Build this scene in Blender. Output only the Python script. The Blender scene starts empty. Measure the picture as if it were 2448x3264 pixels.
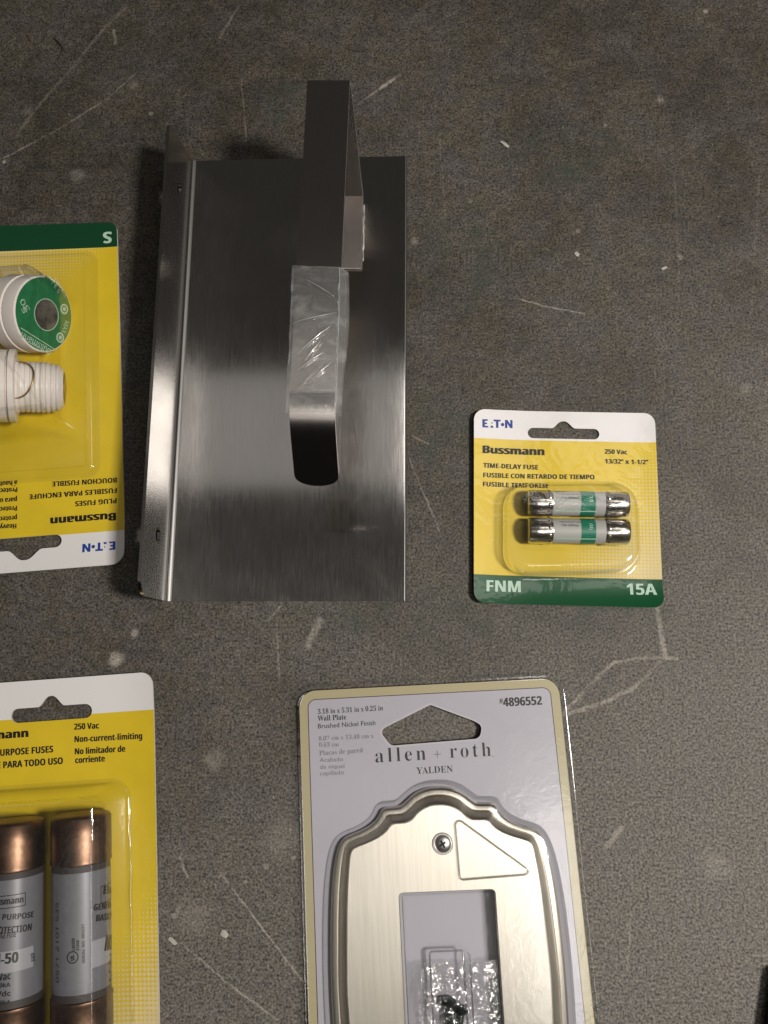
import bpy, bmesh, math, random
from mathutils import Vector, Matrix, noise
from mathutils.geometry import tessellate_polygon
random.seed(7)
S = 0.001                                  # everything below is measured in millimetres
scene = bpy.context.scene
COL = scene.collection
# ------------------------------------------------------------------ camera
F, CX, CY, NX, NY, H = 2735.0, 1224.0, 1632.0, 1340.0, 2150.0, 330.0
_d = Vector(((NX-CX)/F, -(NY-CY)/F, -1)).normalized()
_z = -_d
_x = (Vector((1, 0, 0)) - _z*_z.x).normalized()
_y = _z.cross(_x)
AX = Matrix((_x, _y, _z))
cam = bpy.data.cameras.new('camera')
cam.sensor_fit = 'VERTICAL'; cam.sensor_height = 36; cam.lens = F/3264*36
cam.clip_start = 0.01; cam.clip_end = 50
camo = bpy.data.objects.new('camera', cam); COL.objects.link(camo)
camo.matrix_world = Matrix.Translation((0, 0, H*S)) @ AX.to_4x4()
scene.camera = camo
# ------------------------------------------------------------------ world, lamps, exposure
w = bpy.data.worlds.new('World'); scene.world = w; w.use_nodes = True
# a dim unseen room, graded to suit the metal reflections: darker ahead, darkest behind
_wn = w.node_tree; _tc = _wn.nodes.new('ShaderNodeTexCoord'); _sx = _wn.nodes.new('ShaderNodeSeparateXYZ'); _mr = _wn.nodes.new('ShaderNodeMapRange')
_wn.links.new(_tc.outputs['Generated'], _sx.inputs[0]); _wn.links.new(_sx.outputs[1], _mr.inputs[0])
for _i, _v in zip((1, 2, 3, 4), (.30, .05, .032, .050)): _mr.inputs[_i].default_value = _v
_wn.nodes['Background'].inputs[0].default_value = (1.0, .93, .85, 1)
_m2 = _wn.nodes.new('ShaderNodeMapRange'); _wn.links.new(_sx.outputs[1], _m2.inputs[0])
for _i, _v in zip((1, 2, 3, 4), (-.36, -.46, 1.0, .12)): _m2.inputs[_i].default_value = _v
_mm = _wn.nodes.new('ShaderNodeMath'); _mm.operation = 'MULTIPLY'; _wn.links.new(_mr.outputs[0], _mm.inputs[0]); _wn.links.new(_m2.outputs[0], _mm.inputs[1])
_wn.links.new(_mm.outputs[0], _wn.nodes['Background'].inputs[1])
def lamp(name, loc, target, sx, sy, power, col, spread=180):
    l = bpy.data.lights.new(name, 'AREA'); l.shape = 'RECTANGLE'; l.size = sx; l.size_y = sy
    l.energy = power; l.color = col; l.spread = math.radians(spread)
    o = bpy.data.objects.new(name, l); COL.objects.link(o); o.location = loc
    o.rotation_euler = (Vector(target)-Vector(loc)).to_track_quat('-Z', 'Y').to_euler()
    return o
lamp('ceiling_lamp_key', (.48, -.05, .78), (0, 0, 0), .11, .11, 8.4, (1, .95, .89))
lamp('ceiling_lamp_strip_right', (.50, .455, 1.20), (.50, .455, 0), .50, .225, 1.25, (1, .95, .89))
lamp('ceiling_lamp_strip_left', (-.25, .448, 1.20), (-.25, .448, 0), .70, .222, 0.13, (1, .95, .89))
lamp('ceiling_lamp_rear_left', (-.13, -.31, 1.2), (-.13, -.31, 0), .52, .38, .24, (1, .95, .88))
lamp('ceiling_lamp_rear_right', (.37, -.31, 1.2), (.37, -.31, 0), .44, .38, .75, (1, .95, .88))
lamp('ceiling_lamp_small', (.235, -.39, 1.19), (.235, -.39, 0), .12, .36, .75, (1, .95, .89))
vs = scene.view_settings
vs.view_transform = 'Standard'; vs.look = 'None'; vs.gamma = 1; vs.use_curve_mapping = False; vs.exposure = 0
scene.cycles.max_bounces = 14; scene.cycles.transparent_max_bounces = 16; scene.cycles.glossy_bounces = 8
scene.cycles.caustics_reflective = False; scene.cycles.caustics_refractive = False

# ------------------------------------------------------------------ pixel -> place
def ray(u, v):
    return AX @ Vector(((u-CX)/F, -(v-CY)/F, -1))
def at(u, v, z=0.0):
    r = ray(u, v); t = (H-z)/-r.z
    return Vector((r.x*t, r.y*t, z))
def at_plane(u, v, P, n):
    r = ray(u, v); C = Vector((0, 0, H))
    return C + r*((P-C).dot(n)/r.dot(n))
class Flat:                                   # a flat or gently warped sheet, local x, y in mm
    def __init__(s, O, ang, base=0.0, zf=None):
        s.O = Vector((O[0], O[1])); s.c = math.cos(ang); s.s = math.sin(ang); s.base = base; s.zf = zf or (lambda x, y: 0.0); s.ang = ang
    def loc(s, P):
        dx, dy = P[0]-s.O.x, P[1]-s.O.y
        return (dx*s.c+dy*s.s, -dx*s.s+dy*s.c)
    def px(s, u, v, h=0.0):
        z = s.base+h
        for _ in range(5):
            q = s.loc(at(u, v, z)); z = s.base+h+s.zf(*q)
        return q
    def w(s, x, y, h=0.0):
        return Vector((s.O.x+x*s.c-y*s.s, s.O.y+x*s.s+y*s.c, s.base+h+s.zf(x, y)))
    def frame(s):
        return Matrix.Translation(Vector((s.O.x, s.O.y, s.base))*S) @ Matrix.Rotation(s.ang, 4, 'Z')
class Tilted:                                 # any plane
    def __init__(s, O, ex, ey):
        s.O, s.ex, s.ey = O, ex, ey; s.n = ex.cross(ey)
    def px(s, u, v, h=0.0):
        P = at_plane(u, v, s.O+s.n*h, s.n)-s.O
        return (P.dot(s.ex), P.dot(s.ey))
    def w(s, x, y, h=0.0):
        return s.O+s.ex*x+s.ey*y+s.n*h
class Cyl:                                    # axis a, b points sideways, c upwards
    def __init__(s, O, a, b, r, axial_x):
        s.O, s.a, s.b, s.r, s.ax = O, a.normalized(), b.normalized(), r, axial_x
        s.c = s.a.cross(s.b)
        if s.c.z < 0: s.c = -s.c
    def px(s, u, v, h=0.0):
        R = s.r+h; d = ray(u, v).normalized(); C = Vector((0, 0, H))-s.O
        dp = d-s.a*d.dot(s.a); cp = C-s.a*C.dot(s.a)
        A = dp.dot(dp); B = 2*dp.dot(cp); D = B*B-4*A*(cp.dot(cp)-R*R)
        t = (-B-math.sqrt(max(D, 0)))/(2*A)
        P = C+d*t; th = math.atan2(P.dot(s.b), P.dot(s.c))*s.r
        return (P.dot(s.a), th) if s.ax else (th, P.dot(s.a))
    def w(s, x, y, h=0.0):
        al, th = (x, y/s.r) if s.ax else (y, x/s.r)
        return s.O+s.a*al+(s.b*math.sin(th)+s.c*math.cos(th))*(s.r+h)

# ------------------------------------------------------------------ object helpers
WM = {}
def put(o, parent, M):
    WM[o.name] = M
    if parent is not None:
        o.parent = parent; o.matrix_parent_inverse = Matrix.Identity(4)
        o.matrix_basis = WM[parent.name].inverted() @ M
    else:
        o.matrix_basis = M
def thing(name, label, cat, loc, group=None, rot=0):
    o = bpy.data.objects.new(name, None); COL.objects.link(o); o.empty_display_size = .01
    o['label'] = label; o['category'] = cat
    if group: o['group'] = group
    put(o, None, Matrix.Translation(Vector(loc)*S) @ Matrix.Rotation(rot, 4, 'Z'))
    return o
def link(name, V, Fc, mats, parent=None, frame=None, smooth=None, fm=None, cuts=None):
    """one mesh object from world-space mm vertices"""
    if not isinstance(mats, (list, tuple)): mats = [mats]
    if frame is None:
        n = len(V); cxx = sum(p[0] for p in V)/n; cyy = sum(p[1] for p in V)/n; zz = min(p[2] for p in V)
        frame = Matrix.Translation(Vector((cxx, cyy, zz))*S)
    inv = frame.inverted()
    me = bpy.data.meshes.new(name)
    me.from_pydata([tuple(inv @ (Vector(p)*S)) for p in V], [], Fc)
    for m in mats: me.materials.append(m)
    if fm:
        for p, i in zip(me.polygons, fm): p.material_index = i
    me.update()
    if smooth is not None:
        for p in me.polygons: p.use_smooth = True
        me.set_sharp_from_angle(angle=math.radians(smooth))
    o = bpy.data.objects.new(name, me); COL.objects.link(o)
    put(o, parent, frame)
    return o
def tag(o, label, cat, group=None):
    o['label'] = label; o['category'] = cat
    if group: o['group'] = group
    return o
def brush_uv(o, M):
    """map that runs across the brushing, so the metal can be rougher that way"""
    me = o.data; uv = me.uv_layers.new(name='brush'); R3 = (M.inverted() @ WM[o.name]) if M else WM[o.name]
    for p in me.polygons:
        nn = R3.to_3x3() @ p.normal
        for li in p.loop_indices:
            c = R3 @ me.vertices[me.loops[li].vertex_index].co
            uv.data[li].uv = ((c.z*20, c.y*20) if abs(nn.x) > .75 else (c.x*20, (c.y+c.z*.37)*20))
class MB:
    def __init__(s): s.V = []; s.F = []; s.M = []
    def add(s, V, Fc, m=0):
        b = len(s.V); s.V += [tuple(v) for v in V]; s.F += [tuple(i+b for i in f) for f in Fc]; s.M += [m]*len(Fc)
    def loft(s, rings, closed=True, cap0=False, cap1=False, m=0):
        n = len(rings[0]); V = [p for r in rings for p in r]; Fc = []
        for k in range(len(rings)-1):
            for i in range(n if closed else n-1):
                j = (i+1) % n
                Fc.append((k*n+i, k*n+j, (k+1)*n+j, (k+1)*n+i))
        if cap0: Fc.append(tuple(range(n-1, -1, -1)))
        if cap1: Fc.append(tuple((len(rings)-1)*n+i for i in range(n)))
        s.add(V, Fc, m)
    def lathe(s, prof, O, a, b, seg=40, m=0, a0=0, a1=2*math.pi):
        c = a.cross(b)
        rings = []
        for t, r in prof:
            rings.append([O+a*t+(b*math.cos(2*math.pi*i/seg)+c*math.sin(2*math.pi*i/seg))*r for i in range(seg)])
        s.loft(rings, True, False, False, m)
    def tube(s, pts, r, seg=8, m=0, closed=False):
        rings = []; n = len(pts)
        for i, p in enumerate(pts):
            p = Vector(p)
            if closed: d = Vector(pts[(i+1) % n])-Vector(pts[i-1])
            else: d = Vector(pts[min(i+1, n-1)])-Vector(pts[max(i-1, 0)])
            d.normalize(); up = Vector((0, 0, 1)) if abs(d.z) < .9 else Vector((1, 0, 0))
            q = d.cross(up).normalized(); u2 = q.cross(d)
            rr = r[i] if isinstance(r, (list, tuple)) else r
            rings.append([p+(q*math.cos(2*math.pi*k/seg)+u2*math.sin(2*math.pi*k/seg))*rr for k in range(seg)])
        if closed: rings.append(rings[0])
        s.loft(rings, True, not closed, not closed, m)
    def slab(s, surf, outer, holes, h0, h1, m=0, cutx=0, cuty=0, mside=None):
        """flat sheet with holes between heights h0 and h1 on a surface"""
        loops = [outer]+list(holes)
        tris = tessellate_polygon([[Vector((p[0], p[1], 0)) for p in L] for L in loops])
        P = [p for L in loops for p in L]
        bm = bmesh.new(); vs_ = [bm.verts.new((p[0], p[1], 0)) for p in P]
        for t in tris:
            try: bm.faces.new([vs_[i] for i in t])
            except ValueError: pass
        bmesh.ops.recalc_face_normals(bm, faces=bm.faces[:])
        for ax, st in ((0, cutx), (1, cuty)):
            if st:
                lo = min(p[ax] for p in outer); hi = max(p[ax] for p in outer); x = lo+st
                while x < hi:
                    co = [0, 0, 0]; co[ax] = x; no = [0, 0, 0]; no[ax] = 1
                    bmesh.ops.bisect_plane(bm, geom=bm.verts[:]+bm.edges[:]+bm.faces[:], plane_co=co, plane_no=no)
                    x += st
        bm.verts.index_update()
        n = len(bm.verts); V = [v.co for v in bm.verts]
        up = sum(f.normal.z for f in bm.faces) > 0
        top = [tuple(v.index for v in (f.verts if up else reversed(f.verts))) for f in bm.faces]
        VV = [surf.w(v.x, v.y, h1) for v in V]; FF = list(top); sides = []
        if h0 is not None:
            VV += [surf.w(v.x, v.y, h0) for v in V]
            FF += [tuple(i+n for i in reversed(f)) for f in top]
            for e in bm.edges:
                if len(e.link_faces) == 1:
                    f = e.link_faces[0]; a, b = e.verts[0].index, e.verts[1].index
                    sides.append((a, b, b+n, a+n))
        bm.free(); s.add(VV, FF+sides, m)
        if mside is not None and sides: s.M[-len(sides):] = [mside]*len(sides)
    def obj(s, name, mats, parent=None, frame=None, smooth=None):
        return link(name, s.V, s.F, mats, parent, frame, smooth, s.M)
def circle(cx, cy, r, n=24, ry=None):
    ry = ry or r
    return [(cx+r*math.cos(2*math.pi*i/n), cy+ry*math.sin(2*math.pi*i/n)) for i in range(n)]
def rounded(pts, r, seg=7):
    out = []; n = len(pts)
    for i in range(n):
        p0, p, p2 = Vector(pts[i-1]), Vector(pts[i]), Vector(pts[(i+1) % n])
        rr = r[i] if isinstance(r, (list, tuple)) else r
        if rr <= 0: out.append(tuple(p)); continue
        d0 = (p0-p).normalized(); d2 = (p2-p).normalized(); half = math.acos(max(-1, min(1, d0.dot(d2))))/2
        t = min(rr/math.tan(half), (p0-p).length*.49, (p2-p).length*.49); rr = t*math.tan(half)
        c = p+(d0+d2).normalized()*(rr/math.sin(half))
        A = p+d0*t-c; B = p+d2*t-c
        a0 = math.atan2(A.y, A.x); a1 = math.atan2(B.y, B.x); da = (a1-a0+math.pi) % (2*math.pi)-math.pi
        for k in range(seg+1):
            a = a0+da*k/seg; out.append((c.x+rr*math.cos(a), c.y+rr*math.sin(a)))
    return out
def ccw(P):
    A = sum(P[i-1][0]*P[i][1]-P[i][0]*P[i-1][1] for i in range(len(P)))
    return P if A > 0 else P[::-1]
def inset(P, d, sm=0.0):
    """move a ccw closed outline inwards by d (outwards when negative), in small smoothed steps"""
    P = [Vector(p) for p in P]; n = len(P); steps = max(1, int(abs(d)/.4)); st = d/steps
    for _ in range(steps):
        Q = []
        for i in range(n):
            t = (P[(i+1) % n]-P[i-1]); t.normalize(); Q.append(P[i]+Vector((-t.y, t.x))*st)
        if sm: Q = [q*(1-sm)+(Q[i-1]+Q[(i+1) % n])*(sm/2) for i, q in enumerate(Q)]
        P = Q
    return [tuple(p) for p in P]
def resample(P, step):
    P = [Vector(p) for p in P]; P.append(P[0]); L = [0]
    for i in range(1, len(P)): L.append(L[-1]+(P[i]-P[i-1]).length)
    n = int(L[-1]/step); out = []; k = 0
    for i in range(n):
        d = L[-1]*i/n
        while L[k+1] < d: k += 1
        f = (d-L[k])/max(1e-9, L[k+1]-L[k]); out.append(tuple(P[k].lerp(P[k+1], f)))
    return out
def loops_to(surf, prof):
    return [[surf.w(p[0], p[1], h) for p in P] for P, h in prof]

# ------------------------------------------------------------------ materials
def new_mat(name):
    m = bpy.data.materials.new(name); m.use_nodes = True; nt = m.node_tree
    return m, nt, nt.nodes['Principled BSDF']
class N:                                      # tiny node-building helper
    def __init__(s, nt): s.nt = nt
    def node(s, t, **kw):
        n = s.nt.nodes.new(t)
        for k, v in kw.items(): setattr(n, k, v)
        return n
    def _in(s, sock, v):
        if isinstance(v, bpy.types.NodeSocket): s.nt.links.new(v, sock)
        elif v is not None: sock.default_value = v
    def math(s, op, a, b=None, c=None, clamp=False):
        n = s.node('ShaderNodeMath', operation=op, use_clamp=clamp)
        for i, x in enumerate((a, b, c)):
            if x is not None: s._in(n.inputs[i], x)
        return n.outputs[0]
    def vec(s, op, a, b=None, scale=None):
        n = s.node('ShaderNodeVectorMath', operation=op)
        s._in(n.inputs[0], a); s._in(n.inputs[1], b)
        if scale is not None: s._in(n.inputs['Scale'], scale)
        return n
    def coord(s, which='Object'):
        return s.node('ShaderNodeTexCoord').outputs[which]
    def noise(s, v, scale, detail=3, rough=.55, dist=0):
        n = s.node('ShaderNodeTexNoise'); s._in(n.inputs['Vector'], v); n.inputs['Scale'].default_value = scale
        n.inputs['Detail'].default_value = detail; n.inputs['Roughness'].default_value = rough; n.inputs['Distortion'].default_value = dist
        return n.outputs['Fac']
    def ramp(s, x, a, b, lo=0.0, hi=1.0, smooth=True):
        n = s.node('ShaderNodeMapRange'); n.interpolation_type = 'SMOOTHSTEP' if smooth else 'LINEAR'
        s._in(n.inputs[0], x)
        for i, q in zip((1, 2, 3, 4), (a, b, lo, hi)): s._in(n.inputs[i], q)
        return n.outputs[0]
    def mix(s, f, a, b):
        n = s.node('ShaderNodeMix', data_type='RGBA'); s._in(n.inputs[0], f)
        for k, q in ((6, a), (7, b)):
            s._in(n.inputs[k], (*q, 1) if isinstance(q, tuple) and len(q) == 3 else q)
        return n.outputs[2]
    def bump(s, h, strength, dist=.0005):
        n = s.node('ShaderNodeBump'); s._in(n.inputs['Height'], h); n.inputs['Strength'].default_value = strength; n.inputs['Distance'].default_value = dist
        return n.outputs[0]
    def stretch(s, v, sx, sy, sz):
        return s.vec('MULTIPLY', v, (sx, sy, sz)).outputs[0]
def plain(name, col, rough=.5, metal=0.0, spec=.5, coat=0.0, bump=None, var=0.0, vscale=300):
    m, nt, b = new_mat(name); n = N(nt)
    b.inputs['Roughness'].default_value = rough; b.inputs['Metallic'].default_value = metal
    b.inputs['Specular IOR Level'].default_value = spec; b.inputs['Coat Weight'].default_value = coat; b.inputs['Coat Roughness'].default_value = .12
    co = n.coord()
    if var:
        f = n.noise(co, vscale, 4)
        n._in(b.inputs['Base Color'], n.mix(n.ramp(f, .3, .7), tuple(c*(1-var) for c in col), tuple(min(1, c*(1+var)) for c in col)))
    else: b.inputs['Base Color'].default_value = (*col, 1)
    if bump: n._in(b.inputs['Normal'], n.bump(n.noise(co, bump[0], 3), bump[1]))
    return m
def clear(name, tint=.97, rough=.06, lo=.045, hi=.75, power=4.0, bump=None, haze=0.0, streak=None):
    m, nt, b = new_mat(name); nt.nodes.remove(b); n = N(nt); out = nt.nodes['Material Output']
    tr = n.node('ShaderNodeBsdfTransparent'); tr.inputs[0].default_value = (tint, tint, tint*.99, 1)
    gl = n.node('ShaderNodeBsdfGlossy'); gl.inputs['Roughness'].default_value = rough; gl.inputs[0].default_value = (1, 1, 1, 1)
    lw = n.node('ShaderNodeLayerWeight'); lw.inputs[0].default_value = .5
    if bump:
        bn = n.bump(n.noise(n.coord(), bump[0], 4, .6, 1.5), bump[1], bump[2]); n._in(gl.inputs['Normal'], bn); n._in(lw.inputs['Normal'], bn)
    fac = n.math('MULTIPLY_ADD', n.math('POWER', lw.outputs['Facing'], power), hi, lo)
    mx = n.node('ShaderNodeMixShader'); n._in(mx.inputs[0], fac)
    first = tr.outputs[0]
    if haze:
        df = n.node('ShaderNodeBsdfDiffuse'); df.inputs[0].default_value = (.8, .8, .8, 1)
        hm = n.node('ShaderNodeMixShader')
        if streak:
            hf = n.math('MULTIPLY', n.ramp(n.noise(n.stretch(n.coord(), *streak), 1, 4, .6, .8), .45, .75), haze)
            hf = n.math('ADD', hf, haze*.45); n._in(hm.inputs[0], hf)
        else: hm.inputs[0].default_value = haze
        nt.links.new(tr.outputs[0], hm.inputs[1]); nt.links.new(df.outputs[0], hm.inputs[2]); first = hm.outputs[0]
    nt.links.new(first, mx.inputs[1]); nt.links.new(gl.outputs[0], mx.inputs[2]); nt.links.new(mx.outputs[0], out.inputs[0])
    return m
def brushed(name, col, rough, sx, sy, amt=.10, bstr=.25, smudge=.08, aniso=.93):
    m, nt, b = new_mat(name); n = N(nt); co = n.coord()
    st = n.noise(n.stretch(co, sx, sy, sx), 1, 4, .65)
    sm = n.noise(co, 30, 5, .65, 1.2)
    b.inputs['Metallic'].default_value = 1; b.inputs['Anisotropic'].default_value = aniso
    tg = n.node('ShaderNodeTangent', direction_type='UV_MAP'); tg.uv_map = 'brush'; n._in(b.inputs['Tangent'], tg.outputs[0])
    f = n.ramp(st, .25, .75)
    n._in(b.inputs['Base Color'], n.mix(f, tuple(c*(1-amt) for c in col), tuple(min(1, c*(1+amt)) for c in col)))
    n._in(b.inputs['Roughness'], n.math('ADD', n.math('MULTIPLY_ADD', f, .06, rough-.03), n.math('MULTIPLY', n.math('SUBTRACT', sm, .5), smudge)))
    n._in(b.inputs['Normal'], n.bump(st, bstr, .00002))
    return m
def printed(name, white_y, green_y, yellow, green, white, grad, dot=1.3, rough=.32):
    """card print: white head, yellow field with a halftone fade of pale dots, green foot; local metres.
       grad = (kx, ky, k0) in 1/mm gives the fade 0..1"""
    m, nt, b = new_mat(name); n = N(nt); co = n.coord()
    sp = n.node('ShaderNodeSeparateXYZ'); n._in(sp.inputs[0], co); x, y = sp.outputs[0], sp.outputs[1]
    g = n.math('ADD', n.math('MULTIPLY_ADD', x, grad[0]*1000, grad[2]), n.math('MULTIPLY', y, grad[1]*1000), clamp=True)
    p = dot*S
    fx = n.math('SUBTRACT', n.math('FRACT', n.math('DIVIDE', x, p)), .5); fy = n.math('SUBTRACT', n.math('FRACT', n.math('DIVIDE', y, p)), .5)
    d = n.math('SQRT', n.math('ADD', n.math('MULTIPLY', fx, fx), n.math('MULTIPLY', fy, fy)))
    r = n.math('MULTIPLY', n.math('POWER', g, .6), .72)
    pale = n.ramp(d, n.math('SUBTRACT', r, .10), n.math('ADD', r, .04), 1.0, 0.0)
    pale = n.math('MULTIPLY', pale, n.ramp(g, .02, .12))
    tone = n.noise(co, 60, 3)
    yel = n.mix(n.ramp(tone, .3, .7), tuple(c*.96 for c in yellow), tuple(c*1.04 for c in yellow))
    c = n.mix(n.math('MULTIPLY', pale, .8), yel, (.66, .56, .36))
    c = n.mix(n.math('GREATER_THAN', y, white_y*S), c, white)
    if green_y is not None: c = n.mix(n.math('LESS_THAN', y, green_y*S), c, green)
    n._in(b.inputs['Base Color'], c); b.inputs['Roughness'].default_value = rough
    b.inputs['Coat Weight'].default_value = .5; b.inputs['Coat Roughness'].default_value = .10
    n._in(b.inputs['Coat Normal'], n.bump(n.noise(co, 70, 3, .6, .8), .22, .0022))
    wear = n.ramp(n.noise(co, 900, 2), .74, .80)
    n._in(b.inputs['Base Color'], n.mix(n.math('MULTIPLY', wear, .35), c, (.25, .22, .16)))
    n._in(b.inputs['Normal'], n.bump(n.noise(co, 260, 3), .06, .0004))
    return m
STEEL = brushed('brushed_steel', (.64, .62, .60), .155, 3600, 110, .06, .07, smudge=.12)
STEEL_BAND = brushed('satin_steel_band', (.62, .575, .55), .22, 4200, 160, .05, .05, smudge=.05, aniso=.85)
NICKEL = brushed('brushed_nickel', (.68, .64, .57), .38, 2200, 40, .07, .12, smudge=.05, aniso=.6)
EDGE = plain('bright_cut_edge', (.60, .58, .56), .46, 1)
BEND = plain('satin_bend_glint', (.27, .265, .255), .46, 1)  # rougher finish added so the bends carry a bright reflection line
PAPER = plain('raw_paper_edge', (.62, .60, .56), .8, bump=(900, .3), var=.1, vscale=900)
SLOT_SHADE = plain('slot_shade', (.01, .01, .01), .8)  # flat dark cross on the screw head; recess shade put into the colour
INK = plain('black_ink', (.009, .008, .008), .5)
INK_SOFT = plain('grey_ink', (.16, .15, .17), .5)
INK_MID = plain('charcoal_ink', (.06, .055, .07), .5)
BLUE = plain('blue_ink', (.012, .045, .26), .4)
PALE = plain('pale_green_ink', (.42, .58, .46), .4)
CLEAR = clear('clear_blister', .965, .05, .042, .9, 3.4, bump=(90, .10, .001), haze=.008)
CLEAR_FLAT = clear('clear_cover', .97, .10, .05, .6, bump=(160, .06, .001))
CLEAR_WALL = clear('clear_wall', .74, .08, .07, .6, 3.0)  # grey tint paints the darkening that refraction gives a steep wall
CLEAR_RIDGE = clear('clear_ridge', .72, .06, .10, .8, 2.0)  # grey tint paints the dark outline that refraction gives a rib
FILM = clear('crinkled_film', .95, .09, .14, .9, 2.2, bump=(200, .45, .0014), haze=.06, streak=(60, 160, 60))
SLEEVE = clear('thin_film', .96, .10, .06, .7, 3.0, bump=(120, .28, .0010), haze=.17, streak=(60, 150, 60))
FOLD_GLINT = clear('film_fold_glint', .80, .15, .30, .6, 2.0, haze=.55)  # whitened film that paints the highlights along folds and creases
CERAMIC = plain('white_ceramic', (.80, .74, .69), .30, bump=(500, .05))
COPPER = plain('tarnished_copper', (.165, .098, .064), .42, 1, bump=(180, .25), var=.42, vscale=130)
CAPSTEEL = plain('nickel_cap', (.60, .57, .53), .20, 1, bump=(420, .18), var=.12)
FIBRE = plain('black_fibre_tube', (.035, .028, .026), .6)
LABELGREY = plain('silver_grey_label', (.165, .165, .185), .40, .15, var=.05)
LABELPALE = plain('pale_label_band', (.30, .30, .325), .4)
LABELWHITE = plain('cream_fuse_label', (.40, .40, .38), .45)
GREENBAND = plain('green_fuse_band', (.008, .17, .10), .35)
GREENFACE = plain('green_printed_disc', (.012, .16, .06), .4, var=.12)
SMOKE = plain('smoky_window', (.11, .10, .085), .14, coat=.8, var=.65, vscale=120)
BRASS = plain('brass_contact', (.45, .32, .16), .35, 1)
SCREWM = plain('screw_steel', (.58, .56, .54), .34, 1)
SCREWDARK = plain('blackened_screw', (.025, .035, .03), .35, .6)
TAN = plain('tan_border', (.42, .37, .22), .45)
LAV = plain('lavender_white_card', (.43, .415, .475), .45, var=.02, vscale=40)
CHIP = plain('white_paint_chip', (.40, .375, .33), .6, bump=(2500, .3), var=.1, vscale=900)

# ------------------------------------------------------------------ lettering
def _map(t, st):
    base = {'b': (0x1D5D4, 0x1D5EE, 0x1D7EC), 's': (0x1D400, 0x1D41A, 0x1D7CE), 'r': (0x1D5A0, 0x1D5BA, 0x1D7E2)}.get(st)
    if not base: return t
    o = ''
    for c in t:
        if 'A' <= c <= 'Z': o += chr(base[0]+ord(c)-65)
        elif 'a' <= c <= 'z': o += chr(base[1]+ord(c)-97)
        elif '0' <= c <= '9': o += chr(base[2]+ord(c)-48)
        else: o += c
    return o
_cache = {}
def glyphs(t, st, off, space):
    k = (t, st, off, space)
    if k in _cache: return _cache[k]
    cu = bpy.data.curves.new('lettering_curve', 'FONT'); cu.body = _map(t, st); cu.offset = off; cu.space_character = space; cu.resolution_u = 3
    o = bpy.data.objects.new('lettering_curve', cu); COL.objects.link(o)
    dg = bpy.context.evaluated_depsgraph_get(); dg.update()
    me = o.evaluated_get(dg).to_mesh()
    V = [(v.co.x, v.co.y) for v in me.vertices]; Fc = [tuple(p.vertices) for p in me.polygons]
    o.evaluated_get(dg).to_mesh_clear()
    bpy.data.objects.remove(o); bpy.data.curves.remove(cu)
    _cache[k] = (V, Fc); return V, Fc
def text(mb, surf, t, p0, p1, cap, st='b', off=0.0, space=1.0, h=.07, m=0, cond=None, bold=None):
    """letters from pixel p0 to p1 along the baseline, capital height in pixels, laid on a surface"""
    V, Fc = glyphs(t, st, off, space)
    if not V: return
    HV, _ = glyphs('H', st, off, 1.0); ch = max(v[1] for v in HV)-min(v[1] for v in HV)
    x0 = min(v[0] for v in V); x1 = max(v[0] for v in V)
    A = Vector(surf.px(*p0, h)); B = Vector(surf.px(*p1, h)); d = B-A; L = d.length; d.normalize(); q = Vector((-d.y, d.x))
    k = 1/(Vector(surf.px(p0[0]+10, p0[1], h))-A).length*10
    if k > 40 or k < 2: k = 8.6
    sy = cap/k/ch; sx = L/(x1-x0) if cond is None else sy*cond
    if bold is None: bold = .035 if st == 'b' and cap > 11 else 0.0
    for k_, sh in enumerate((-bold, 0, bold) if bold else (0,)):
        mb.add([surf.w(*(A+d*((v[0]-x0)*sx+sh*cap/k)+q*(v[1]*sy)), h+.004*k_) for v in V], Fc, m)
def poly(mb, surf, P, h=.07, m=0):
    tr = tessellate_polygon([[Vector((p[0], p[1], 0)) for p in P]])
    P3 = [surf.w(p[0], p[1], h) for p in P]; Fc = []
    for t in tr:
        a, b, c = (Vector(P[i]) for i in t)
        Fc.append(t if (b-a).cross(c-a) > 0 else t[::-1])
    mb.add(P3, Fc, m)
def logo(mb, surf, p0, p1, cap, h=.07, m=0):
    A = Vector(surf.px(*p0, h)); B = Vector(surf.px(*p1, h)); d = B-A; sx = d.length/3.85; d.normalize(); q = Vector((-d.y, d.x))
    k = 1/(Vector(surf.px(p0[0]+10, p0[1], h))-A).length*10; sy = cap/k
    for P in ([(0, 0), (.80, 0), (.66, .2), (.30, .2), (.30, .4), (.60, .4), (.56, .6), (.30, .6), (.30, .8), (.62, .8), (.74, 1), (0, 1)],
              [(1.0, 0), (1.42, 0), (1.32, .25), (1.08, .25)], [(1.14, .5), (1.30, .5), (1.24, .75)],
              [(1.75, .0), (2.05, 0), (2.05, .78), (2.32, .78), (2.32, 1), (1.40, 1), (1.48, .78), (1.75, .78)],
              circle(2.58, .42, .21, 14), [(2.90, 0), (3.18, 0), (3.18, .58), (3.56, 0), (3.85, 0), (3.85, 1), (3.57, 1), (3.57, .45), (3.20, 1), (2.90, 1)]):
        poly(mb, surf, [tuple(A+d*(x*sx)+q*(y*sy)) for x, y in P], h, m)

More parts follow.
